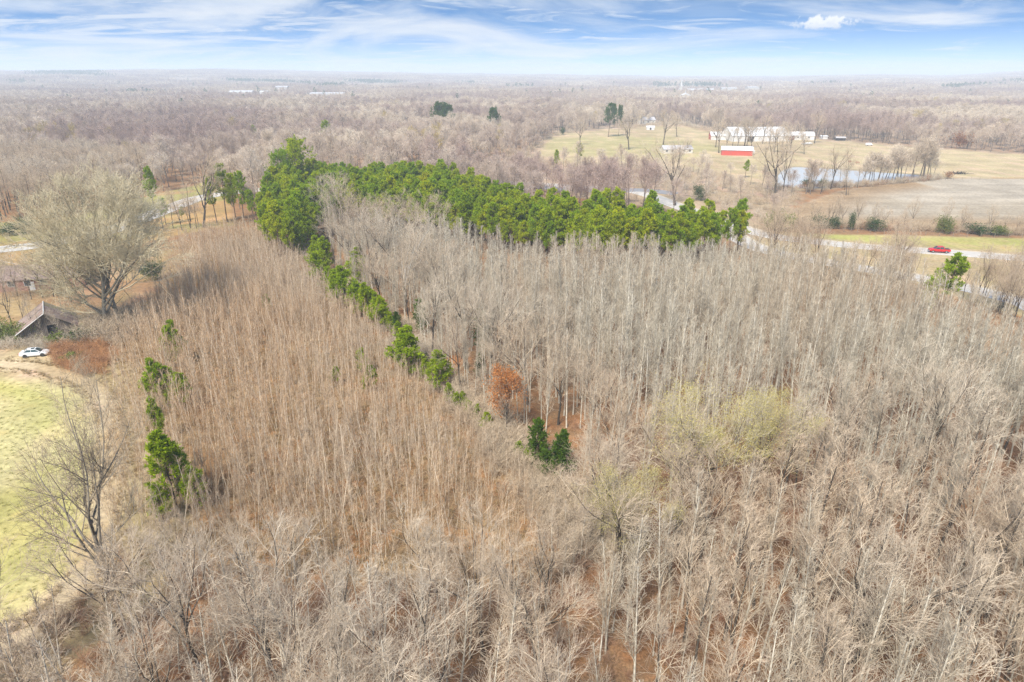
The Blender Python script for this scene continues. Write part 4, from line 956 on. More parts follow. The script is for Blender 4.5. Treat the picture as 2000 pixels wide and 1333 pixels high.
scatter('straw_grass', t_pale, np.column_stack([p, 0*p[:, :1]]), rs.uniform(0, 6.28, len(p)), rs.uniform(.25, .8, len(p)), rs.integers(0, 4, len(p)), 'pale straw-coloured grass fringing the dirt track', 'grass')
p = grid_points(Z['field'][:12], 1.0, .5, rs, .8); p = p[(p[:, 0] > -130) & (poly_sd(Z['field'], p[:, 0], p[:, 1]) > 1)]
scatter('field_grass', t_lime, np.column_stack([p, 0*p[:, :1]]), rs.uniform(0, 6.28, len(p)), np.column_stack([rs.uniform(.5, .9, (len(p), 2)), rs.uniform(.12, .25, len(p))]), rs.integers(0, 4, len(p)), 'short yellow-green grass of the mown field', 'grass')
# named bushes round the barn
for k, (px, py, h, w, mt, lab) in enumerate([(14, 668, 3.2, 2.4, 'shrub_green', 'yellow-green bush at the left edge above the white car'), (50, 672, 3.0, 2.0, 'shrub_green', 'bright green bush between the white car and the barn'), (68, 662, 2.6, 1.8, 'shrub_green', 'bright bush touching the front of the barn'), (-14, 664, 3.0, 2.4, 'shrub_green', 'yellow-green bush cut by the left edge'), (160, 673, 2.6, 1.5, 'shrub_dark', 'dark evergreen bush under the low side of the barn roof'), (176, 672, 2.2, 1.3, 'shrub_dark', 'dark bush at the right corner of the barn'), (112, 676, 1.8, 1.8, 'shrub_green', 'olive bush in front of the barn door'), (145, 708, 1.3, 1.2, 'shrub_green', 'small yellow-green bush in the russet brambles'),
    (300, 548, 4.2, 2.4, 'shrub_dark', 'olive bush behind the great bare tree'), (50, 455, 4.0, 3.2, 'shrub_dark', 'dark evergreen bush at the foot of the left grove'), (18, 460, 3.0, 2.5, 'shrub_dark', 'low evergreen bush under the left grove at the frame edge'),
    (1661, 451, 4.6, 1.1, 'shrub_dark', 'upright dark evergreen in the plowed field hedge'), (1707, 453, 3.4, 2.4, 'shrub_dark', 'rounded dark evergreen in the plowed field hedge'), (1842, 456, 4.2, 2.2, 'shrub_green', 'olive evergreen bush in the hedge above the red pickup'), (1905, 457, 2.6, 3.4, 'shrub_dark', 'wide low evergreen in the hedge right of the olive bush'), (1945, 459, 2.4, 2.4, 'shrub_green', 'low green bush at the right end of the hedge'), (1595, 446, 3.4, 2.6, 'shrub_dark', 'dark bush at the left end of the plowed field hedge'), (1625, 446, 3.0, 2.2, 'shrub_dark', 'dark bush under the fan-shaped hedge tree'), (1520, 450, 4.5, 4.0, 'shrub_green', 'large olive brush mound left of the plowed field'),
    (1575, 366, 3., 2.6, 'shrub_dark', 'dark bush on the near pond bank'), (1605, 365, 2.4, 2.2, 'shrub_dark', 'second dark bush on the near pond bank'), (1365, 392, 5., 2.2, 'shrub_dark', 'grey-green evergreen behind the right end of the pine stand'), (870, 312, 6., 2.6, 'shrub_dark', 'dark evergreen beside the white pole'), (925, 318, 5., 2., 'shrub_dark', 'dark evergreen at the top of the dirt drive'), (1099, 264, 5., 2., 'shrub_dark', 'small conical evergreen left of the pasture')]):
    x, y = P(px, py); V, F, mi = make_shrub(600 + k, h, 26, 3, .15*max(1, h/3))
    e = empty('evergreen_bush', (x, y, 0), 0, lab, 'bush'); e.scale = (w/h*1.4, w/h*1.4, 1)
    nF = int((mi == 0).sum()); nV = int(F[:nF].max()) + 1
    link('stems', new_mesh('stems', V[:nV], F[:nF], [M['oak_twig']]), e); link('leaves', new_mesh('leaves', V[nV:], F[nF:] - nV, [M[mt]]), e)['kind'] = 'stuff'
bz = PP([(95, 690), (150, 672), (215, 668), (222, 700), (205, 735), (160, 738), (110, 715)])
p = grid_points(bz, 1.1, .5, rs); sh_or = [form('orange_bramble_form', *s, ['bramble_orange']) for s in sh]
scatter('bramble_patch', sh_or, np.column_stack([p, 0*p[:, :1]]), rs.uniform(0, 6.28, len(p)), rs.uniform(.5, 1.1, len(p)), rs.integers(0, 4, len(p)), 'russet bramble patch right of the white car', 'brambles')
p = np.vstack([grid_points(PP([(-30, 655), (110, 655), (215, 648), (210, 675), (90, 690), (-30, 688)]), 1.5, .5, rs), P(100, 545) + rs.normal(0, 1, (60, 2))*[9, 3]])
p = np.vstack([p, P(222, 652) + rs.normal(0, 1, (70, 2))*[3.2, 3.6]])
scatter('weedy_brush', sh_gy, np.column_stack([p, 0*p[:, :1]]), rs.uniform(0, 6.28, len(p)), np.concatenate([rs.uniform(.5, 1.2, len(p) - 70), rs.uniform(.9, 2.2, 70)]), rs.integers(0, 4, len(p)), 'grey weedy brush round the old barn', 'brush')
hp = np.stack([np.interp(np.linspace(0, 1, 150), [0, 1], [1545, 2030]), np.interp(np.linspace(0, 1, 150), [0, 1], [443, 460])], -1) + rs.normal(0, 1.5, (150, 2)); p = PP(hp)
pb = smooth_line(PP([(1540, 372), (1600, 367), (1660, 366), (1720, 361), (1790, 355), (1830, 350)])); p = np.vstack([p, pb[rs.integers(0, len(pb), 160)] + rs.normal(0, 1.2, (160, 2))])
scatter('hedge_brush', sh_gy + sh_br[:1], np.column_stack([p, 0*p[:, :1]]), rs.uniform(0, 6.28, len(p)), rs.uniform(.6, 1.5, len(p)), rs.integers(0, 5, len(p)), 'bare hedge brush along the plowed field and the pond bank', 'brush')
# ------------------------------------------------------------------ buildings
M['white_metal'] = solid('white_metal_roof', (.66, .66, .65), .5, var=.08, scale=.25, c2=(.56, .555, .55), streak=(3, .3, 1))
M['white_wall'] = solid('white_painted_wall', (.58, .57, .55), .7, var=.08, scale=.6)
M['red_wall'] = solid('red_painted_boards', (.50, .07, .045), .7, var=.12, scale=.8, c2=(.42, .08, .06))
M['dark_open'] = solid('dark_interior', (.03, .028, .03), .9)  # near-black paints the shade inside openings; also wheels and shelter walls
M['grey_roof'] = solid('grey_shingle_roof', (.42, .40, .40), .85, var=.12, scale=.8)
M['brown_roof'] = solid('brown_shingle_roof', (.20, .14, .125), .9, var=.15, scale=.7, c2=(.25, .18, .16))
M['brick'] = solid('red_brick_wall', (.28, .13, .095), .85, var=.25, scale=2.2, c2=(.22, .12, .095))
M['glass'] = solid('window_glass', (.05, .06, .07), .12, var=.05, spec=.6)
M['old_wood'] = solid('weathered_barn_boards', (.25, .20, .16), .9, var=.3, scale=1.2, c2=(.15, .115, .09), streak=(6, 6, .5))
M['rust_roof'] = solid('rusty_tin_roof', (.30, .24, .21), .7, var=.2, scale=.9, c2=(.22, .14, .11), streak=(1, 1, 1))
M['tan_roof'] = solid('sandy_rusted_roof', (.40, .27, .16), .8, var=.2, scale=1.2, c2=(.30, .28, .14))
M['moss_roof'] = solid('mossy_tin_roof', (.24, .22, .09), .8, var=.25, scale=1.0, c2=(.26, .20, .15))
M['pole_white'] = solid('white_pole_paint', (.75, .75, .74), .6)
M['wood_pole'] = solid('grey_wood_pole', (.25, .21, .17), .9)
M['far_wall'] = solid('pale_town_wall', (.42, .40, .37), .8, var=.1, scale=.3)
M['far_roof'] = solid('pale_town_roof', (.50, .49, .48), .6, var=.1, scale=.2)
M['cream_wall'] = solid('cream_wall', (.56, .52, .45), .8, var=.06)

def gable(name, px, py, length, width, wall, rise, rz, wm, rm, label, cat='building', windows=0, end_m=None, door=None, ov=.4, Y=None, win_m='glass'):
    """long building, ridge along local x"""
    x, y = P(px, py) if Y is None else ((px - CX)/FPX*CP*Y, Y)
    e = empty(name, (x, y, float(terr(x, y))), rz, label, cat); l, w = length/2, width/2
    MB().box(-l, l, -w, w, 0, wall).build('wall', M[wm], e)
    for s in (-1, 1):
        m_ = MB().prism([(-w, wall + .003), (w, wall + .003), (0, wall + rise - .06)], s*l - .14*(s > 0), s*l + .14*(s < 0), 'x'); m_.build('gable_end', M[end_m or wm], e)
        if end_m: MB().box(s*l - (.0 if s > 0 else .08), s*l + (.08 if s > 0 else 0.), -w + .05, w - .05, .05, wall - .02).build('end_wall', M[end_m], e)
    for s in (-1, 1):
        k = ov*rise/w; MB().slab([(-l - ov, s*(w + ov), wall - k), (l + ov, s*(w + ov), wall - k), (l + ov, 0, wall + rise), (-l - ov, 0, wall + rise)][::s], .12).build('roof_panel', M[rm], e)
    for k in range(windows):
        for s in ((-1,) if windows < 9 else (-1,)):
            cx = -l + length*(k + .5)/windows; f = MB().box(cx - .75, cx + .75, s*w - .06, s*w + .02, .42*wall - .1, .42*wall + 1.25).build('window', M['white_wall'], e)
            MB().box(cx - .65, cx + .65, s*w - .09, s*w - .062, .42*wall, .42*wall + 1.15).build('pane', M[win_m], f)
    if door:
        sx, dw, dh, dm = door; MB().box(sx - dw/2, sx + dw/2, -w - .07, -w - .002, .02, dh).build('door', M[dm], e)
    return e
R = math.radians
gable('white_barn', 1472, 274, 44, 26, 4.2, 5.6, R(4), 'white_wall', 'white_metal', 'largest white-roofed barn at the far side of the pasture', 'barn', 0, door=(-8, 5, 3.6, 'dark_open'))
gable('barn_wing', 1418, 273, 25, 11, 3.4, 2.6, R(-6), 'white_wall', 'white_metal', 'low white-roofed barn wing with a red end', 'barn', 3, end_m='red_wall')
gable('farm_building', 1555, 273, 24, 10, 3.6, 2.4, R(-10), 'white_wall', 'white_metal', 'white-roofed farm building right of the largest barn', 'building', 3, door=(-5, 5, 3., 'brick'))
e = gable('red_barn', 1438, 303, 18.5, 9, 3.4, 1.9, R(-14), 'red_wall', 'white_metal', 'small red barn with a white metal roof in the pasture', 'barn', 0)
MB().box(9.33, 9.42, -2.6, 2.2, .03, 3.0).build('doorway', M['dark_open'], e)
for k in range(6): MB().box(-8.4 + 3.3*k, -8.28 + 3.3*k, -4.56, -4.5, .05, 3.3).build('batten', M['red_wall'], e)
e = empty('stock_trailer', (*P(1466, 302), 0), R(-14), 'white livestock trailer parked at the end of the red barn', 'trailer')
MB().prism([(-2.4, .6), (2.4, .6), (2.4, 2.5), (2.1, 2.7), (-2.1, 2.7), (-2.4, 2.5)], -1.1, 1.1).build('body', M['white_metal'], e)
for sx in (-.5, .5):
    for sy in (-1, 1): MB().cyl((sx, .38), .38, sy*1.14 - .1, sy*1.14 + .1).build('wheel', M['dark_open'], e)
MB().box(2.4, 3.8, -.06, .06, .5, .62).build('hitch', M['dark_open'], e)
gable('farmhouse', 1320, 299, 19, 9, 2.8, 2.0, R(6), 'cream_wall', 'grey_roof', 'grey-roofed low farmhouse behind bare trees', 'house', 5, door=(0.4, 1.1, 2.1, 'brick'))
gable('pasture_house', 1262, 243, 16, 9, 4.5, 2.6, R(15), 'cream_wall', 'grey_roof', 'cream house half hidden at the pasture edge', 'house', 3)
gable('small_shed', 1270, 254, 7, 4, 2.4, 1.2, R(-5), 'white_wall', 'white_metal', 'small white shed below the cream house', 'shed', 0, door=(0, 1.4, 2., 'dark_open'))
gable('field_shelter', 1640, 275, 7, 4, 2.2, .8, R(-4), 'dark_open', 'grey_roof', 'dark field shelter before the woods, right of the white barns', 'shed', 0)
gable('field_shed', 1608, 272, 5, 4, 2.2, .7, R(-4), 'white_wall', 'white_metal', 'tiny pale shed left of the dark field shelter', 'shed', 0)
gable('brick_house', 40, 560, 17, 8.5, 2.9, 2.3, R(14), 'brick', 'brown_roof', 'long brick house with a brown roof at the left edge', 'house', 5, door=(4.2, 1.1, 2.1, 'white_wall'))
gable('brick_annex', 140, 553, 8, 6.5, 2.7, 1.6, R(14), 'brick', 'brown_roof', 'brick garage behind the great bare tree', 'garage', 1, door=(-1.6, 2.6, 2.2, 'dark_open'))
# far town
gable('town_hall', 1370, 0, 66, 24, 12, 3.5, R(3), 'far_wall', 'far_roof', 'long pale roof in the far town, right of the steeple', 'building', 9, Y=1800)
gable('town_block', 1426, 0, 38, 26, 15.5, 2., R(-8), 'far_wall', 'far_roof', 'pale block of the far town between the long roof and the last block', 'building', 7, Y=1850)
gable('town_block', 1472, 0, 30, 22, 16, 1.8, R(2), 'far_wall', 'far_roof', 'last pale block of the far town to the right', 'building', 6, Y=1950)
gable('mill_building', 468, 0, 52, 26, 8.6, 3., R(2), 'far_wall', 'far_roof', 'long pale roof among far trees at left', 'building', 6, Y=1650)
gable('mill_shed', 512, 0, 17, 14, 8.6, 2.4, R(4), 'far_wall', 'far_roof', 'short bright roof right of the long far roof', 'building', 2, Y=1640)
gable('warehouse', 549, 0, 30, 24, 15, 3, R(0), 'far_wall', 'grey_roof', 'pale warehouse above the far roofs', 'building', 4, Y=1850)
gable('long_shed', 637, 0, 74, 20, 7.6, 2., R(-2), 'far_wall', 'far_roof', 'longest low pale shed in the far woodland', 'building', 9, Y=1560)
e = gable('church', 1332, 0, 26, 14, 12, 6, R(80), 'far_wall', 'far_roof', 'white church with a tall steeple in the far town', 'church', 3, Y=1750)
MB().box(-16.5, -11.5, -2.5, 2.5, 0, 22).build('tower', M['far_wall'], e)
MB().add([(-16.2, -2.2, 22), (-11.8, -2.2, 22), (-11.8, 2.2, 22), (-16.2, 2.2, 22), (-14, 0, 41)], [(0,1,4), (1,2,4), (2,3,4), (3,0,4), (3,2,1,0)]).build('steeple', M['far_roof'], e)
e = empty('town_house', ((1342-CX)/FPX*CP*1350, 1350, float(terr((1342-CX)/FPX*CP*1350, 1350))), .2, 'pale house with a thin white spire below the town', 'house')
MB().box(-9, 9, -6, 6, 0, 10).build('wall', M['far_wall'], e); MB().prism([(-9.4, 10.003), (9.4, 10.003), (0, 14)], -6.4, 6.4).build('roof', M['far_roof'], e); MB().tube((0, 0, 13.8), (0, 0, 26), .9, .2).build('spire', M['far_roof'], e)
# old weathered barn: boards, tin sheets, loft door
x, y = P(100, 668); B = empty('old_barn', (x, y, 0), R(33), 'weathered grey wooden barn with a rusty roof in the brush', 'barn')
HW_, DP, EV, RI = 4.3, 7.4, 2.9, 2.9
rng = np.random.default_rng(9)
def board(xa, xb, z0, za, zb, yy, nm='plank'):
    d = rng.uniform(-.025, .025); g = .018
    return MB().add([(xa+g, yy-.03+d, z0), (xb-g, yy-.03+d, z0), (xb-g, yy-.03+d, zb), (xa+g, yy-.03+d, za), (xa+g, yy+.02+d, z0), (xb-g, yy+.02+d, z0), (xb-g, yy+.02+d, zb), (xa+g, yy+.02+d, za)], [(0,1,2,3), (5,4,7,6), (3,2,6,7), (0,4,5,1), (0,3,7,4), (1,5,6,2)]).build(nm, M['old_wood'], B)
top = lambda q: EV + RI*(1 - abs(q)/HW_)
MB().box(-HW_ + .1, HW_ - .1, .35, DP - .1, 0, EV - .2).build('shade_fill', M['dark_open'], B)  # near-black block behind the boards: interior shade put in as colour
MB().prism([(-HW_ + .2, EV - .19), (HW_ - .2, EV - .19), (0, EV + RI - .35)], .35, DP - .1).build('loft', M['dark_open'], B)  # same near-black fill under the roof, painted shade rather than a loft
n = 30
for k in range(n):
    a = -HW_ + 2*HW_*k/n; b = a + 2*HW_/n; mid = (a+b)/2
    if -.1 < mid < 1.6:
        board(a, b, 3.3, top(a) - .05, top(b) - .05, 0)
        board(a, b, 0, .9 + rng.uniform(-.3, .3), .9, 0)
    else: board(a, b, rng.uniform(0, .15), top(a) - .05, top(b) - .05, 0)
for s in (-1, 1):
    for k in range(20):
        ya = DP*k/20; m_ = MB(); m_.box(s*HW_ - .03, s*HW_ + .03, ya + .02, ya + DP/20 - .02, 0, EV - .05); m_.build('plank', M['old_wood'], B)
MB().box(-.25, -.1, -.09, .1, .1, 3.3).build('door_post', M['old_wood'], B); MB().box(1.6, 1.75, -.09, .1, .1, 3.3).build('door_post', M['old_wood'], B); MB().box(-.25, 1.75, -.1, .1, 3.301, 3.45).build('lintel', M['old_wood'], B)
for s in (-1, 1):
    for k in range(10):
        ya = -.7 + (DP + 1.2)*k/10; yb = ya + (DP + 1.2)/10 - .015; d = .03*(k % 2) + rng.uniform(0, .02); ex = HW_ + .7; ez = EV - RI*.7/HW_
        q = [(s*ex, ya, ez + d), (s*ex, yb, ez + d), (0, yb, EV + RI + d), (0, ya, EV + RI + d)]
        MB().slab(q if s < 0 else q[::-1], -.05).build('roof_sheet', M['rust_roof' if s < 0 or k < 7 else 'moss_roof'], B)
for k in range(7):   # lean-to on the right
    ya = -.6 + 7.4*k/7; yb = ya + 7.4/7 - .02; d = rng.uniform(0, .05)
    MB().slab([(HW_ + .5, ya, EV - .42 + d), (HW_ + .5, yb, EV - .42 + d), (HW_ + 2.5, yb, 1.6 + d), (HW_ + 2.5, ya, 1.6 + d)][::-1], .05).build('lean_to_sheet', M['tan_roof'], B)
for yy in (.0, 3.2, 6.2): MB().box(HW_ + 2.2, HW_ + 2.36, yy, yy + .16, 0, 1.7).build('post', M['old_wood'], B)
for k in range(10): board(HW_ + .1 + .22*k, HW_ + .1 + .22*(k+1), 0, 2.35 - .11*k, 2.24 - .11*k, .2)
MB().tube((-HW_ - .75, -.72, EV - .43), (0, -.72, EV + RI + .02), .07).build('barge_board', M['white_wall'], B); MB().tube((HW_ + .75, -.72, EV - .43), (0, -.72, EV + RI + .02), .07).build('barge_board', M['old_wood'], B)
MB().tube((0, -.7, EV + RI + .08), (0, DP + .5, EV + RI + .08), .09).build('ridge_cap', M['white_wall'], B)

# poles and wires
def pole(px, by, ty, label, mt='wood_pole', arm=1.2, rz=0.):
    (x, y, _), h = at(px, by, ty); e = empty('utility_pole', (x, y, 0), rz, label, 'pole')
    MB().tube((0, 0, -.2), (0, 0, h), .16, .11, 8).build('post', M[mt], e); MB().box(-arm, arm, -.19, -.09, h - .55, h - .4).build('crossarm', M[mt], e)
    for q in (-.9, 0, .9): MB().cyl((q*arm, -.14), .05, 0, .01).v
    for q in (-.85, 0., .85): MB().tube((q*arm, -.14, h - .4), (q*arm, -.14, h - .2), .05, .035).build('insulator', M['pole_white'], e)
    return (x, y, h)
pole(887, 345, 305, 'white utility pole with a crossarm beside the dirt drive', 'pole_white', 1.6)
pa = pole(-90, 560, 470, 'wooden utility pole carrying the cable to the brick house')
bx_, by_ = P(112, 552)
c0 = Vector((pa[0], pa[1], pa[2] - .3)); c1 = Vector((bx_, by_, 3.4)); m_ = MB(); prev = c0
for k in range(1, 13):
    t = k/12; q = c0.lerp(c1, t); q.z -= 1.2*4*t*(1-t); m_.tube(prev, q, .035, n=5); prev = q
tag(m_.build('service_cable', M['pole_white']), 'thin pale cable sagging across to the brick house', 'cable')

# ------------------------------------------------------------------ vehicles
M['car_silver'] = solid('silver_white_paint', (.72, .72, .73), .25, var=.05, spec=.6)
M['truck_red'] = solid('bright_red_paint', (.55, .018, .02), .25, var=.05, spec=.6)
M['tyre'] = solid('tyre_rubber', (.025, .025, .027), .85)
M['rim'] = solid('alloy_rim', (.45, .45, .46), .3, metal=.8)
M['car_glass'] = solid('tinted_glass', (.035, .06, .06), .08, spec=.8)
M['lamp'] = solid('lamp_glass', (.80, .82, .82), .1, spec=.8)
M['tail'] = solid('red_lamp', (.5, .02, .02), .2)
M['black_trim'] = solid('black_trim', (.03, .03, .03), .5)
def loft(sections, mat, name, parent):
    """closed body from (x, [(y, z)...]) rings"""
    n = len(sections[0][1]); V = [(x, y, z) for x, ring in sections for y, z in ring]; Fs = []
    for i in range(len(sections)-1):
        for j in range(n): Fs.append((i*n + j, i*n + (j+1) % n, (i+1)*n + (j+1) % n, (i+1)*n + j))
    Fs += [tuple(range(n))[::-1], tuple((len(sections)-1)*n + j for j in range(n))]
    me = new_mesh(name, V, Fs, [mat]); b = bmesh.new(); b.from_mesh(me); bmesh.ops.recalc_face_normals(b, faces=b.faces); b.to_mesh(me); b.free(); return link(name, me, parent)
def ring(w, z0, z1, tuck=.86, sh=.08): return [(-w*tuck, z0), (-w, z0 + .18), (-w, z1 - sh), (-w + .10, z1), (w - .10, z1), (w, z1 - sh), (w, z0 + .18), (w*tuck, z0)]
def wheels(e, xs_, w, r, wd=.21):
    for sx in xs_:
        for sy in (-1, 1):
            t_ = MB().cyl((sx, r), r, sy*w - wd/2, sy*w + wd/2, 18).build('wheel', M['tyre'], e)
            MB().cyl((sx, r), r*.62, sy*(w + wd/2) - .015, sy*(w + wd/2) + .015, 12).build('rim', M['rim'], t_)
            MB().cyl((sx, r + .02), r*1.16, sy*(w + .02) - wd/2 - .03, sy*(w - .015) + wd/2 - .02, 18).build('wheel_arch', M['black_trim'], e)
x, y = P(70, 695); C = empty('parked_car', (x, y, 0), R(16), 'silver-white sedan parked at the edge of the field before the brush', 'car')
loft([(-2.32, ring(.70, .42, .82)), (-2.2, ring(.82, .30, .96)), (-1.5, ring(.88, .22, 1.0)), (-.9, ring(.89, .20, .98)), (.6, ring(.89, .20, .95)), (1.3, ring(.88, .22, .88)), (1.95, ring(.84, .26, .78)), (2.28, ring(.68, .36, .62))], M['car_silver'], 'body', C)
zb, zt = .93, 1.40
rf = [(-1.05, .60), (.05, .62), (.32, .58)]
loft([(-1.0, [(-.55, zt-.05), (-.55, zt), (.55, zt), (.55, zt-.05)]), (-.4, [(-.60, zt-.03), (-.58, zt+.035), (.58, zt+.035), (.60, zt-.03)]), (.30, [(-.57, zt-.06), (-.55, zt-.005), (.55, zt-.005), (.57, zt-.06)])], M['car_silver'], 'roof', C)
MB().slab([(-.45, -.34, zt+.03), (.12, -.34, zt+.02), (.12, .34, zt+.02), (-.45, .34, zt+.03)], .012).build('sunroof', M['car_glass'], C)
MB().slab([(1.18, -.72, .90), (1.18, .72, .90), (.31, .54, zt-.02), (.31, -.54, zt-.02)], .02).build('windshield', M['car_glass'], C)
MB().slab([(-1.72, .70, .99), (-1.72, -.70, .99), (-1.01, -.53, zt-.02), (-1.01, .53, zt-.02)], .02).build('rear_window', M['car_glass'], C)
for s in (-1, 1):
    for (xa, xb, xc, xd) in ((-1.42, -.36, -.36, -.98), (-.28, 1.0, .26, -.28)):
        q = [(xa, s*.80, .97), (xb, s*.80, .95), (xc, s*.59, zt-.05), (xd, s*.59, zt-.05)]
        MB().slab(q if s < 0 else q[::-1], -.02).build('side_window', M['car_glass'], C)
    MB().tube((1.15, s*.76, .90), (.31, s*.57, zt-.01), .045).build('pillar', M['car_silver'], C); MB().tube((-1.7, s*.74, .98), (-1.0, s*.56, zt-.01), .06).build('pillar', M['car_silver'], C); MB().tube((-.32, s*.81, .96), (-.32, s*.60, zt-.02), .04).build('pillar', M['car_silver'], C)
    MB().box(2.06, 2.24, s*.58 - .16, s*.58 + .16, .60, .72).build('headlight', M['lamp'], C); MB().box(-2.33, -2.2, s*.58 - .17, s*.58 + .17, .72, .88).build('taillight', M['tail'], C)
    MB().box(.86, 1.0, s*.94 - .09, s*.94 + .09, .93, 1.05).build('mirror', M['car_silver'], C)
    MB().box(-.6, -.42, s*.892 - .01, s*.892 + .01, .80, .83).build('door_handle', M['black_trim'], C)
wheels(C, (-1.35, 1.38), .78, .31)
MB().box(2.2, 2.31, -.45, .45, .34, .45).build('grille', M['black_trim'], C)

x, y = P(1833, 494); T = empty('pickup_truck', (x, y, .08), R(180 - 12), 'red crew-cab pickup driving on the far carriageway', 'truck'); T.scale = (.93, .93, .93)
loft([(-2.9, ring(.90, .55, 1.12)), (-2.8, ring(.97, .45, 1.16)), (-1.0, ring(.98, .42, 1.16)), (1.2, ring(.98, .42, 1.16)), (1.5, ring(.98, .42, 1.18)), (2.5, ring(.96, .45, 1.10)), (2.9, ring(.86, .55, 1.0))], M['truck_red'], 'body', T)
loft([(-.95, [(-.76, 1.80), (-.72, 1.9), (.72, 1.9), (.76, 1.80)]), (.2, [(-.80, 1.83), (-.74, 1.94), (.74, 1.94), (.80, 1.83)]), (.75, [(-.74, 1.78), (-.70, 1.88), (.70, 1.88), (.74, 1.78)])], M['truck_red'], 'roof', T)
MB().slab([(1.5, -.84, 1.17), (1.5, .84, 1.17), (.76, .70, 1.85), (.76, -.70, 1.85)], .02).build('windshield', M['car_glass'], T)
MB().slab([(-1.08, .84, 1.17), (-1.08, -.84, 1.17), (-.96, -.72, 1.83), (-.96, .72, 1.83)], .02).build('rear_window', M['car_glass'], T)
for s in (-1, 1):
    for xa, xb, xc, xd in ((-.95, .08, .08, -.88), (.20, 1.32, .70, .20)):
        q = [(xa, s*.93, 1.18), (xb, s*.93, 1.18), (xc, s*.79, 1.79), (xd, s*.79, 1.79)]; MB().slab(q if s < 0 else q[::-1], -.02).build('side_window', M['car_glass'], T)
    MB().tube((1.48, s*.88, 1.18), (.74, s*.74, 1.82), .05).build('pillar', M['truck_red'], T); MB().tube((-1.05, s*.9, 1.17), (-.93, s*.76, 1.82), .08).build('pillar', M['truck_red'], T); MB().tube((.14, s*.93, 1.17), (.14, s*.79, 1.82), .05).build('pillar', M['truck_red'], T)
    MB().box(2.72, 2.9, s*.68 - .18, s*.68 + .18, .78, .98).build('headlight', M['lamp'], T); MB().box(-2.93, -2.82, s*.84 - .09, s*.84 + .09, .78, 1.1).build('taillight', M['tail'], T)
MB().box(-2.75, -1.2, -.82, .82, 1.162, 1.21).build('bed_cover', M['black_trim'], T)
MB().box(2.86, 3.0, -.85, .85, .48, .66).build('bumper', M['rim'], T); MB().box(-3.02, -2.88, -.85, .85, .5, .66).build('bumper', M['rim'], T)
wheels(T, (-1.75, 1.9), .87, .40, .26)
x, y = P(1697, 285); V_ = empty('parked_van', (x, y, 0), R(3), 'pale van parked at the wood edge behind the field', 'van')
loft([(-2.4, ring(.85, .4, 1.7)), (-2.2, ring(.92, .3, 1.85)), (1.0, ring(.92, .3, 1.85)), (1.6, ring(.90, .3, 1.1)), (2.4, ring(.8, .35, .9))], M['car_silver'], 'body', V_); wheels(V_, (-1.5, 1.5), .8, .33)
MB().slab([(1.63, -.72, 1.14), (1.63, .72, 1.14), (1.08, .62, 1.76), (1.08, -.62, 1.76)], .02).build('windshield', M['car_glass'], V_)
x, y = P(1575, 283); U = empty('small_boat', (x, y, 0), R(8), 'white covered boat lying in the grass right of the white barns', 'boat')
loft([(-4.0, [(-.2, .9), (-.1, .5), (.1, .5), (.2, .9), (.1, 1.0), (-.1, 1.0)]), (-2.5, [(-1.2, .9), (-.6, .1), (.6, .1), (1.2, .9), (.5, 1.25), (-.5, 1.25)]), (2.5, [(-1.4, .9), (-.7, .1), (.7, .1), (1.4, .9), (.5, 1.5), (-.5, 1.5)]), (4.0, [(-1.3, .9), (-.7, .2), (.7, .2), (1.3, .9), (.5, 1.2), (-.5, 1.2)])], M['white_metal'], 'hull', U)
MB().box(3.95, 4.3, -.25, .25, .4, 1.1).build('motor', M['black_trim'], U)

# cattle by the pond
M['hide'] = solid('red_brown_hide', (.24, .085, .045), .9, var=.15); M['black_hide'] = solid('black_hide', (.03, .027, .027), .9)
def cow(px, py, rz, mt, label):
    x, y = P(px, py); me = bpy.data.meshes.new('cow')
    J = [(0, 0, 1.05, .36), (.55, 0, 1.08, .36), (-.6, 0, 1.08, .34), (.95, 0, 1.12, .22), (1.25, 0, .98, .15), (1.52, 0, .78, .09), (-.85, 0, 1.05, .15), (-.95, 0, .55, .04)]
    E = [(0, 1), (0, 2), (1, 3), (3, 4), (4, 5), (2, 6), (6, 7)]
    for bx, k in ((.55, 1), (-.6, 2)):
        for s in (-1, 1):
            i = len(J); kn = .05 if bx > 0 else -.12
            J += [(bx, s*.22, .75, .17), (bx + kn, s*.22, .42, .085), (bx, s*.22, .02, .07)]; E += [(k, i), (i, i+1), (i+1, i+2)]
    for s in (-1, 1): i = len(J); J += [(1.22, s*.2, 1.06, .045)]; E += [(4, i)]
    me.from_pydata([j[:3] for j in J], E, []); o = link('cow', me, None, (x, y, 0), rz); me.materials.append(M[mt])
    md = o.modifiers.new('skin', 'SKIN')
    for v, j in zip(me.skin_vertices[0].data, J): v.radius = (j[3], j[3])
    me.skin_vertices[0].data[0].use_root = True
    sb = o.modifiers.new('sub', 'SUBSURF'); sb.levels = 1; sb.render_levels = 1
    return tag(o, label, 'cow')
cow(1659, 319, .3, 'hide', 'red-brown cow grazing beyond the pond, the left one'); cow(1675, 321, 2.6, 'hide', 'red-brown cow beyond the pond, the right one')
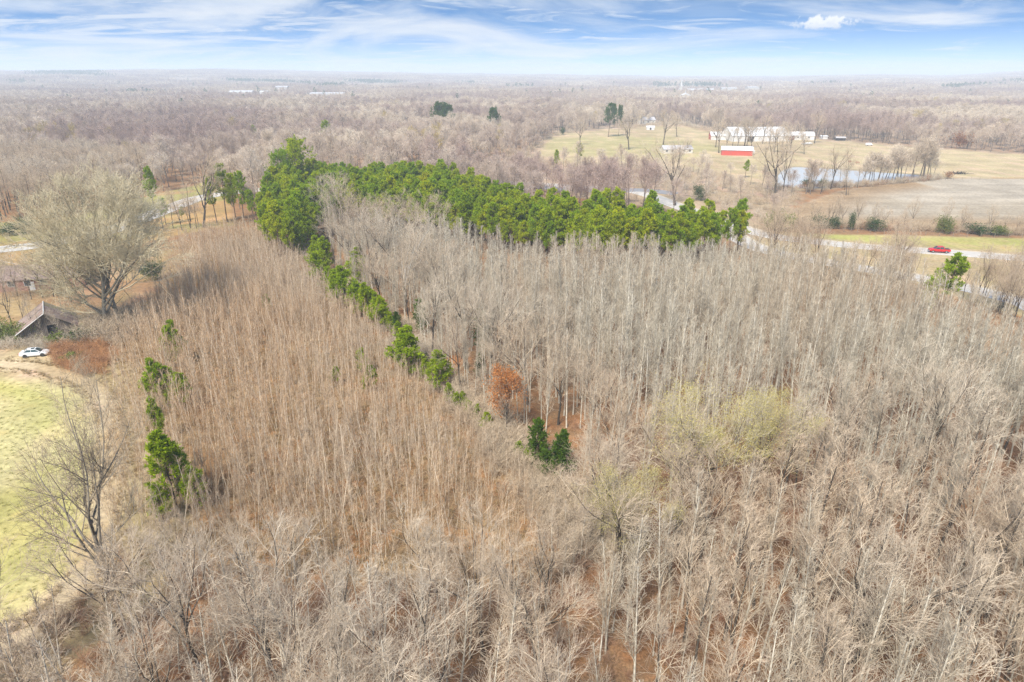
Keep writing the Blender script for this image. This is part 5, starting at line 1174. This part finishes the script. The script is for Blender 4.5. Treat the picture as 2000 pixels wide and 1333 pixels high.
# dark brush heap with fallen limbs in the pasture
x, y = P(1869, 341); m_ = MB(); r_ = np.random.default_rng(4)
for k in range(60):
    a = Vector((r_.normal(0, 2.2), r_.normal(0, .9), r_.uniform(0, .5))); m_.tube(a, a + Vector((r_.normal(0, 1.2), r_.normal(0, .5), r_.uniform(.2, 1.3))), .12, .05, 5)
m_.tube((1, 0, .6), (9, .6, .2), .16, .05); m_.tube((-2, 0, 1.2), (-5, .8, .2), .14, .05)
tag(m_.build('brush_heap', M['black_hide'], None, (x, y, 0)), 'black heap of fallen limbs on the straw-coloured field', 'brush heap')
V, F, mi = make_shrub(777, 3., 16, 2, .16); x, y = P(1851, 349)
e = empty('russet_bush', (x, y, 0), 0, 'russet-leaved bush at the corner of the plowed field', 'bush'); nF = int((mi == 0).sum()); nV = int(F[:nF].max()) + 1
link('stems', new_mesh('stems', V[:nV], F[:nF], [M['oak_twig']]), e); link('leaves', new_mesh('leaves', V[nV:], F[nF:] - nV, [M['rust_leaf']]), e)['kind'] = 'stuff'
x, y = P(1877, 291); V, F, mi = make_shrub(778, 9., 22, 2, .4); e = empty('russet_tree', (x, y, 0), 0, 'small tree with red-brown leaves at the wood edge behind the field', 'tree'); nF = int((mi == 0).sum()); nV = int(F[:nF].max()) + 1
link('stems', new_mesh('stems', V[:nV], F[:nF], [M['oak_bark']]), e); link('leaves', new_mesh('leaves', V[nV:], F[nF:] - nV, [M['rust_leaf']]), e)['kind'] = 'stuff'
# fence along the highway hedge
for nm, line, lab, sp in (('wire_fence', PP([(1545, 450), (1700, 456), (1850, 462), (2010, 466)]), 'post and wire fence along the plowed field hedge', 4.0), ('wire_fence', PP([(1560, 374), (1660, 368), (1760, 360), (1850, 352), (1930, 351)]), 'post and wire fence along the near pond bank', 4.5)):
    ln = resample(line, sp); e = empty(nm, (*ln[0], 0), 0, lab, 'fence'); o0 = ln[0]
    pm = None
    for q in ln:
        if pm is None: ob = MB().tube((0, 0, -.1), (0, 0, 1.3), .07, .06, 6).build('post', M['wood_pole'], e); pm = ob.data
        else: link('post', pm, e, (q[0] - o0[0], q[1] - o0[1], 0))
    for h in (.4, .8, 1.2):
        m_ = MB()
        for a, b in zip(ln[:-1], ln[1:]): m_.tube((*(a - o0), h), (*(b - o0), h), .012, n=3)
        m_.build('wire', M['rim'], e)

# ------------------------------------------------------------------ air
m, nt, N, L = nodes('haze_air'); pv = N('ShaderNodeVolumePrincipled'); pv.inputs['Color'].default_value = (.80, .90, 1.0, 1); pv.inputs['Density'].default_value = HAZE_DENSITY; pv.inputs['Anisotropy'].default_value = 0.
o = N('ShaderNodeOutputMaterial'); L(pv.outputs[0], o.inputs['Volume'])
zt_ = float(max(zs.max() + 22, HC + 6))
hb = MB().box(float(gx.min()) - 60, float(gx.max()) + 60, float(gy.min()) - 60, float(gy.max()) + 60, float(zs.min()) - 1.5, zt_ + 4).build('haze', m); hb['kind'] = 'stuff'; hb['label'] = 'pale haze filling the air over the country'; hb['category'] = 'haze'
cam.clip_end = 60000
